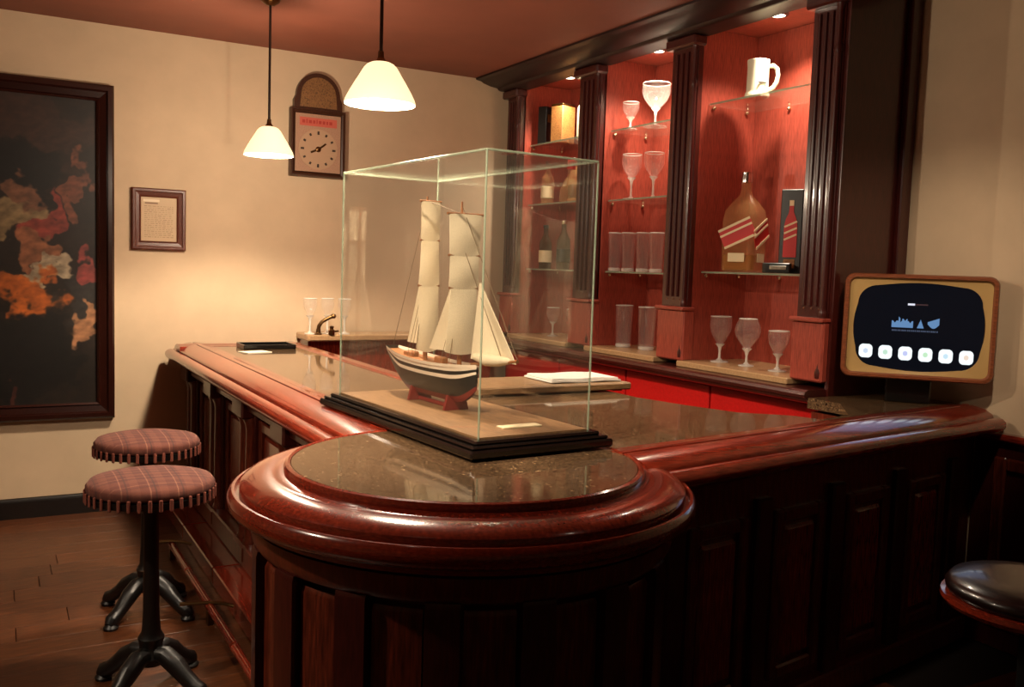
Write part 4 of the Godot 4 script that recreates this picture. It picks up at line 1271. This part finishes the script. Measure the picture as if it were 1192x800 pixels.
func television() -> void:
	var W := 0.663; var H := 0.495; var D := 0.15
	# front face centre
	var pos := Vector3(3.765, 1.1155, -2.81)
	var yaw := atan2(-0.75, 0.66)
	var t := thing("television", "retro wooden-cased television with a lit screen on the bar corner", "television", pos, yaw)
	var lift := 0.12
	var cy := lift + H / 2
	var roll := deg_to_rad(-1.0)
	var body := Node3D.new()
	# shell: outer loop, front lip, recess
	var o0 := rounded(W, H, .045); var o1 := rounded(W - .006, H - .006, .045); var i0 := rounded(W - .05, H - .05, .03)
	var add := func(called: String, m: Material, crease := 38.0) -> MeshInstance3D:
		for i in T.size(): T[i] = Vector3(T[i].x, T[i].y + cy, T[i].z)
		return obj(called, m, t, crease)
	ringed(o1, -D, o0, -D + .01); ringed(o0, -D + .01, o0, -.01); ringed(o0, -.01, rounded(W - .012, H - .012, .04), 0.0)
	ringed(rounded(W - .012, H - .012, .04), 0.0, rounded(W - .036, H - .036, .034), 0.0); ringed(rounded(W - .036, H - .036, .034), 0.0, i0, -.012); ringed(i0, -.012, i0, -.05)
	prism(o1, Transform3D(Basis.IDENTITY, Vector3(0, 0, -D - .004)), .006)
	add.call("wooden_case", M.tvwood)
	# bezel with a bowed opening
	var sc := rounded(W - .125, H - .11, .085, .016)
	var so := rounded(W - .05, H - .05, .03, .0001)
	ringed(so, -.016, sc, -.02); ringed(sc, -.02, sc, -.04); ringed(sc, -.04, so, -.045); ringed(so, -.045, so, -.016)
	add.call("bezel", M.tvbezel)
	# screen glass, gently domed, with its picture
	var N := 18
	var sw := W - .118; var sh := H - .10
	for i in N:
		for j in N:
			var v := []; var uu := []
			for e in [[i, j], [i + 1, j], [i + 1, j + 1], [i, j + 1]]:
				var u: float = e[0] / float(N) * 2 - 1; var q: float = e[1] / float(N) * 2 - 1
				v.append(Vector3(u * sw / 2 * 1.03, q * sh / 2 * 1.05, -.030 + .010 * (1 - u * u) * (1 - q * q)))
				uu.append(Vector2((u + 1) / 2, 1 - (q + 1) / 2))
			quad(v[0], v[1], v[2], v[3])
			for x in [uu[0], uu[1], uu[2], uu[0], uu[2], uu[3]]: TU.append(x)
	var tex := screen_image()
	var sm := glow("screen_glow", Color(1, 1, 1), 1.0, tex)
	sm.roughness = 0.12
	add.call("screen", sm, 60.0)
	# dark plinth it stands on
	box(Vector3(-.02, lift / 2, -.115), Vector3(.2, lift, .06), .006)
	obj("plinth", M.blackpaint, t)
	body.free()
	var al := AreaLight3D.new()
	al.name = "screen_light"
	t.add_child(al, true)
	al.position = Vector3(0, cy, .004); al.rotation.y = PI
	al.area_size = Vector2(W * .7, H * .6)
	al.light_energy = 0.02; al.light_color = Color(0.75, 0.82, 1.0); al.shadow_enabled = true

func screen_image() -> ImageTexture:
	var W := 360; var H := 260
	var im := Image.create(W, H, false, Image.FORMAT_RGB8)
	for y in H:
		for x in W: im.set_pixel(x, y, Color(0.035, 0.04, 0.065))
	# short caption bar near the top
	im.fill_rect(Rect2i(148, 60, 20, 6), Color(0.85, 0.85, 0.9))
	im.fill_rect(Rect2i(170, 61, 34, 4), Color(0.25, 0.17, 0.17))
	# pale blue silhouettes: a low roofline with a spire, a small figure, a winged shape
	var blue := Color(0.36, 0.50, 0.66)
	for x in range(106, 166):
		var top := 118 - int(7 * abs(sin(x * 0.22))) - (14 if x > 124 and x < 130 else 0) - (6 if x > 134 and x < 150 else 0)
		for y in range(top, 132): im.set_pixel(x, y, blue)
	for x in range(176, 196):
		var top2 := 132 - int(26 * (1.0 - abs(x - 186) / 10.0))
		for y in range(top2, 132): im.set_pixel(x, y, blue)
	for x in range(206, 238):
		var f := (x - 206) / 32.0
		for y in range(112 - int(12 * f), 120 + int(12 * sin(f * PI))): im.set_pixel(x, y, blue)
	for k in 24:
		im.fill_rect(Rect2i(108 + int(k * 5.4), 138, 3, 5), Color(0.30, 0.34, 0.42))
	# six round buttons
	for b in 6:
		var cx := 37 + b * 56; var cy := 206 + b
		for y in range(cy - 23, cy + 24):
			for x in range(cx - 22, cx + 23):
				var dx := (x - cx) / 20.0; var dy := (y - cy) / 21.0
				if pow(abs(dx), 3.0) + pow(abs(dy), 3.0) < 1.0:
					var c := Color(0.93, 0.97, 0.98)
					if dx * dx + dy * dy < 0.12: c = [Color(0.75, 0.80, 0.88), Color(0.72, 0.84, 0.76), Color(0.72, 0.74, 0.90), Color(0.72, 0.86, 0.72), Color(0.74, 0.84, 0.90), Color(0.88, 0.80, 0.74)][b]
					if x >= 0 and x < W and y < H: im.set_pixel(x, y, c)
	return ImageTexture.create_from_image(im)

# ------------------------------------------------------------------ small things on the bar
func small_things() -> void:
	# tray with a folded cloth on the inner corner of the stone
	var t := thing("serving_board", "low pale wooden board lying on the stone behind the ship case", "board", Vector3(2.31, 1.1155, -3.80), 0.0)
	box(Vector3(0, .0255, 0), Vector3(0.84, .034, 0.36), .006)
	obj("board", M.traywood, t)
	for s in [-1, 1]:
		box(Vector3(s * .36, .0045, 0), Vector3(.05, .009, .3))
		obj("batten", M.traywood, t)
	t = thing("folded_cloth", "folded white cloth lying on the pale board", "cloth", Vector3(2.50, 1.1605, -3.80), 0.0)
	for k in 2:
		var g := []
		for i in 9:
			var row := []
			for j in 9: row.append(Vector3((i / 8.0 - .5) * (.40 - .02 * k), .006 + .009 * k + .002 * sin(i * 1.3 + k), (j / 8.0 - .5) * (.26 - .02 * k)))
			g.append(row)
		sheet(g, .008)
		obj("fold", M.linen, t, 60.0)
	# dark tray and paper at the far end of the bar
	t = thing("bar_tray", "small dark tray at the far end of the stone bar top", "tray", Vector3(1.58, 1.1155, -6.10))
	box(Vector3(0, .006, 0), Vector3(.34, .012, .22), .004)
	obj("base", M.blackpaint, t)
	for s in [-1, 1]:
		box(Vector3(0, .018, s * .105), Vector3(.34, .026, .012), .003)
		obj("rim", M.blackpaint, t)
		box(Vector3(s * .165, .018, 0), Vector3(.012, .026, .20), .003)
		obj("rim", M.blackpaint, t)
	box(Vector3.ZERO, Vector3(.17, .004, .12))
	var pp := obj("paper_slip", M.paper)
	pp.position = Vector3(1.44, 1.1178, -5.83); pp.rotation.y = 0.3
	tag(pp, "white paper slip lying on the stone in front of the dark tray", "paper")
	# worktop along the back wall
	t = thing("back_worktop", "pale worktop ledge along the cream wall behind the glasses", "worktop")
	box(Vector3(2.665, 1.165, -6.40), Vector3(1.51, .045, .30), .008)
	obj("top", M.marble, t)
	box(Vector3(2.665, .570, -6.44), Vector3(1.46, 1.14, .20))
	obj("carcass", M.mahogany_y, t)
	# three flutes
	var fl := stem_glass("wine_glass", "stemmed glass left of the brass tap, against the cream wall", "glass", Vector3(1.945, 1.1875, -6.33), .046, .25, .45, .004, "glasses by the tap")
	dup(fl, Vector3(2.08, 1.1875, -6.36), "stemmed glass directly behind the brass tap")
	dup(fl, Vector3(2.19, 1.1875, -6.31), "stemmed glass right of the brass tap", 0.0)
	# tap
	t = thing("tap", "dark brass swan-neck tap on the ledge among the glasses", "tap", Vector3(1.99, 1.1875, -6.28))
	lathe([Vector2(0, 0), Vector2(.026, 0), Vector2(.026, .008), Vector2(.018, .014), Vector2(.015, .04), Vector2(0, .04)], 16)
	obj("base", M.oldbrass, t)
	tube([Vector3(0, .03, 0), Vector3(.003, .06, .003), Vector3(.022, .09, .01), Vector3(.055, .112, .02), Vector3(.088, .128, .03)], [.014, .014, .013, .013, .012], 12)
	obj("spout", M.oldbrass, t)
	lathe([Vector2(0, -.018), Vector2(.014, -.014), Vector2(.02, 0), Vector2(.014, .014), Vector2(0, .018)], 14, Vector3(.097, .132, .033))
	obj("spout_tip", M.oldbrass, t)
	lathe([Vector2(0, 0), Vector2(.022, 0), Vector2(.024, .03), Vector2(.012, .04), Vector2(.016, .06), Vector2(0, .064)], 14, Vector3(.09, 0, .02))
	obj("valve", M.oldbrass, t)
	cyl(Vector3(.10, .022, .02), Vector3(.14, .026, .02), .007, 8)
	obj("handle", M.oldbrass, t)

# ------------------------------------------------------------------ recessed lamps in the ceiling before the bar
func ceiling_lamps() -> void:
	# place, label, energy, cone, aim
	for a in [[Vector3(0.15, CEIL, -1.75), "adjustable ceiling spotlight aimed at the ship in its glass case", 10.5, 27.0, Vector3(1.45, 1.45, -2.95)], [Vector3(2.3, CEIL, -1.5), "adjustable ceiling spotlight aimed at the retro television", 3.2, 19.0, Vector3(3.76, 1.72, -2.82)],
		[Vector3(-1.5, CEIL, -3.0), "adjustable ceiling spotlight aimed at the stools and bar front", 5.5, 34.0, Vector3(1.0, 0.75, -3.3)]]:
		var t := thing("ceiling_lamp", a[1], "lamp", a[0], 0.0, "recessed ceiling lamps")
		lathe([Vector2(.045, -.012), Vector2(.062, -.010), Vector2(.066, -.002), Vector2(.062, -.0005), Vector2(.045, -.0005)], 24, Vector3.ZERO, true)
		obj("ring", M.steel, t)
		lathe([Vector2(0, -.012), Vector2(.045, -.009), Vector2(.045, -.001), Vector2(0, -.001)], 24)
		obj("lens", M.halogen, t)
		spot(t, Vector3(0, -.03, 0), a[4] - a[0], CEILING_SPOT * a[2], a[3], WARM, 0.045, 0.9)
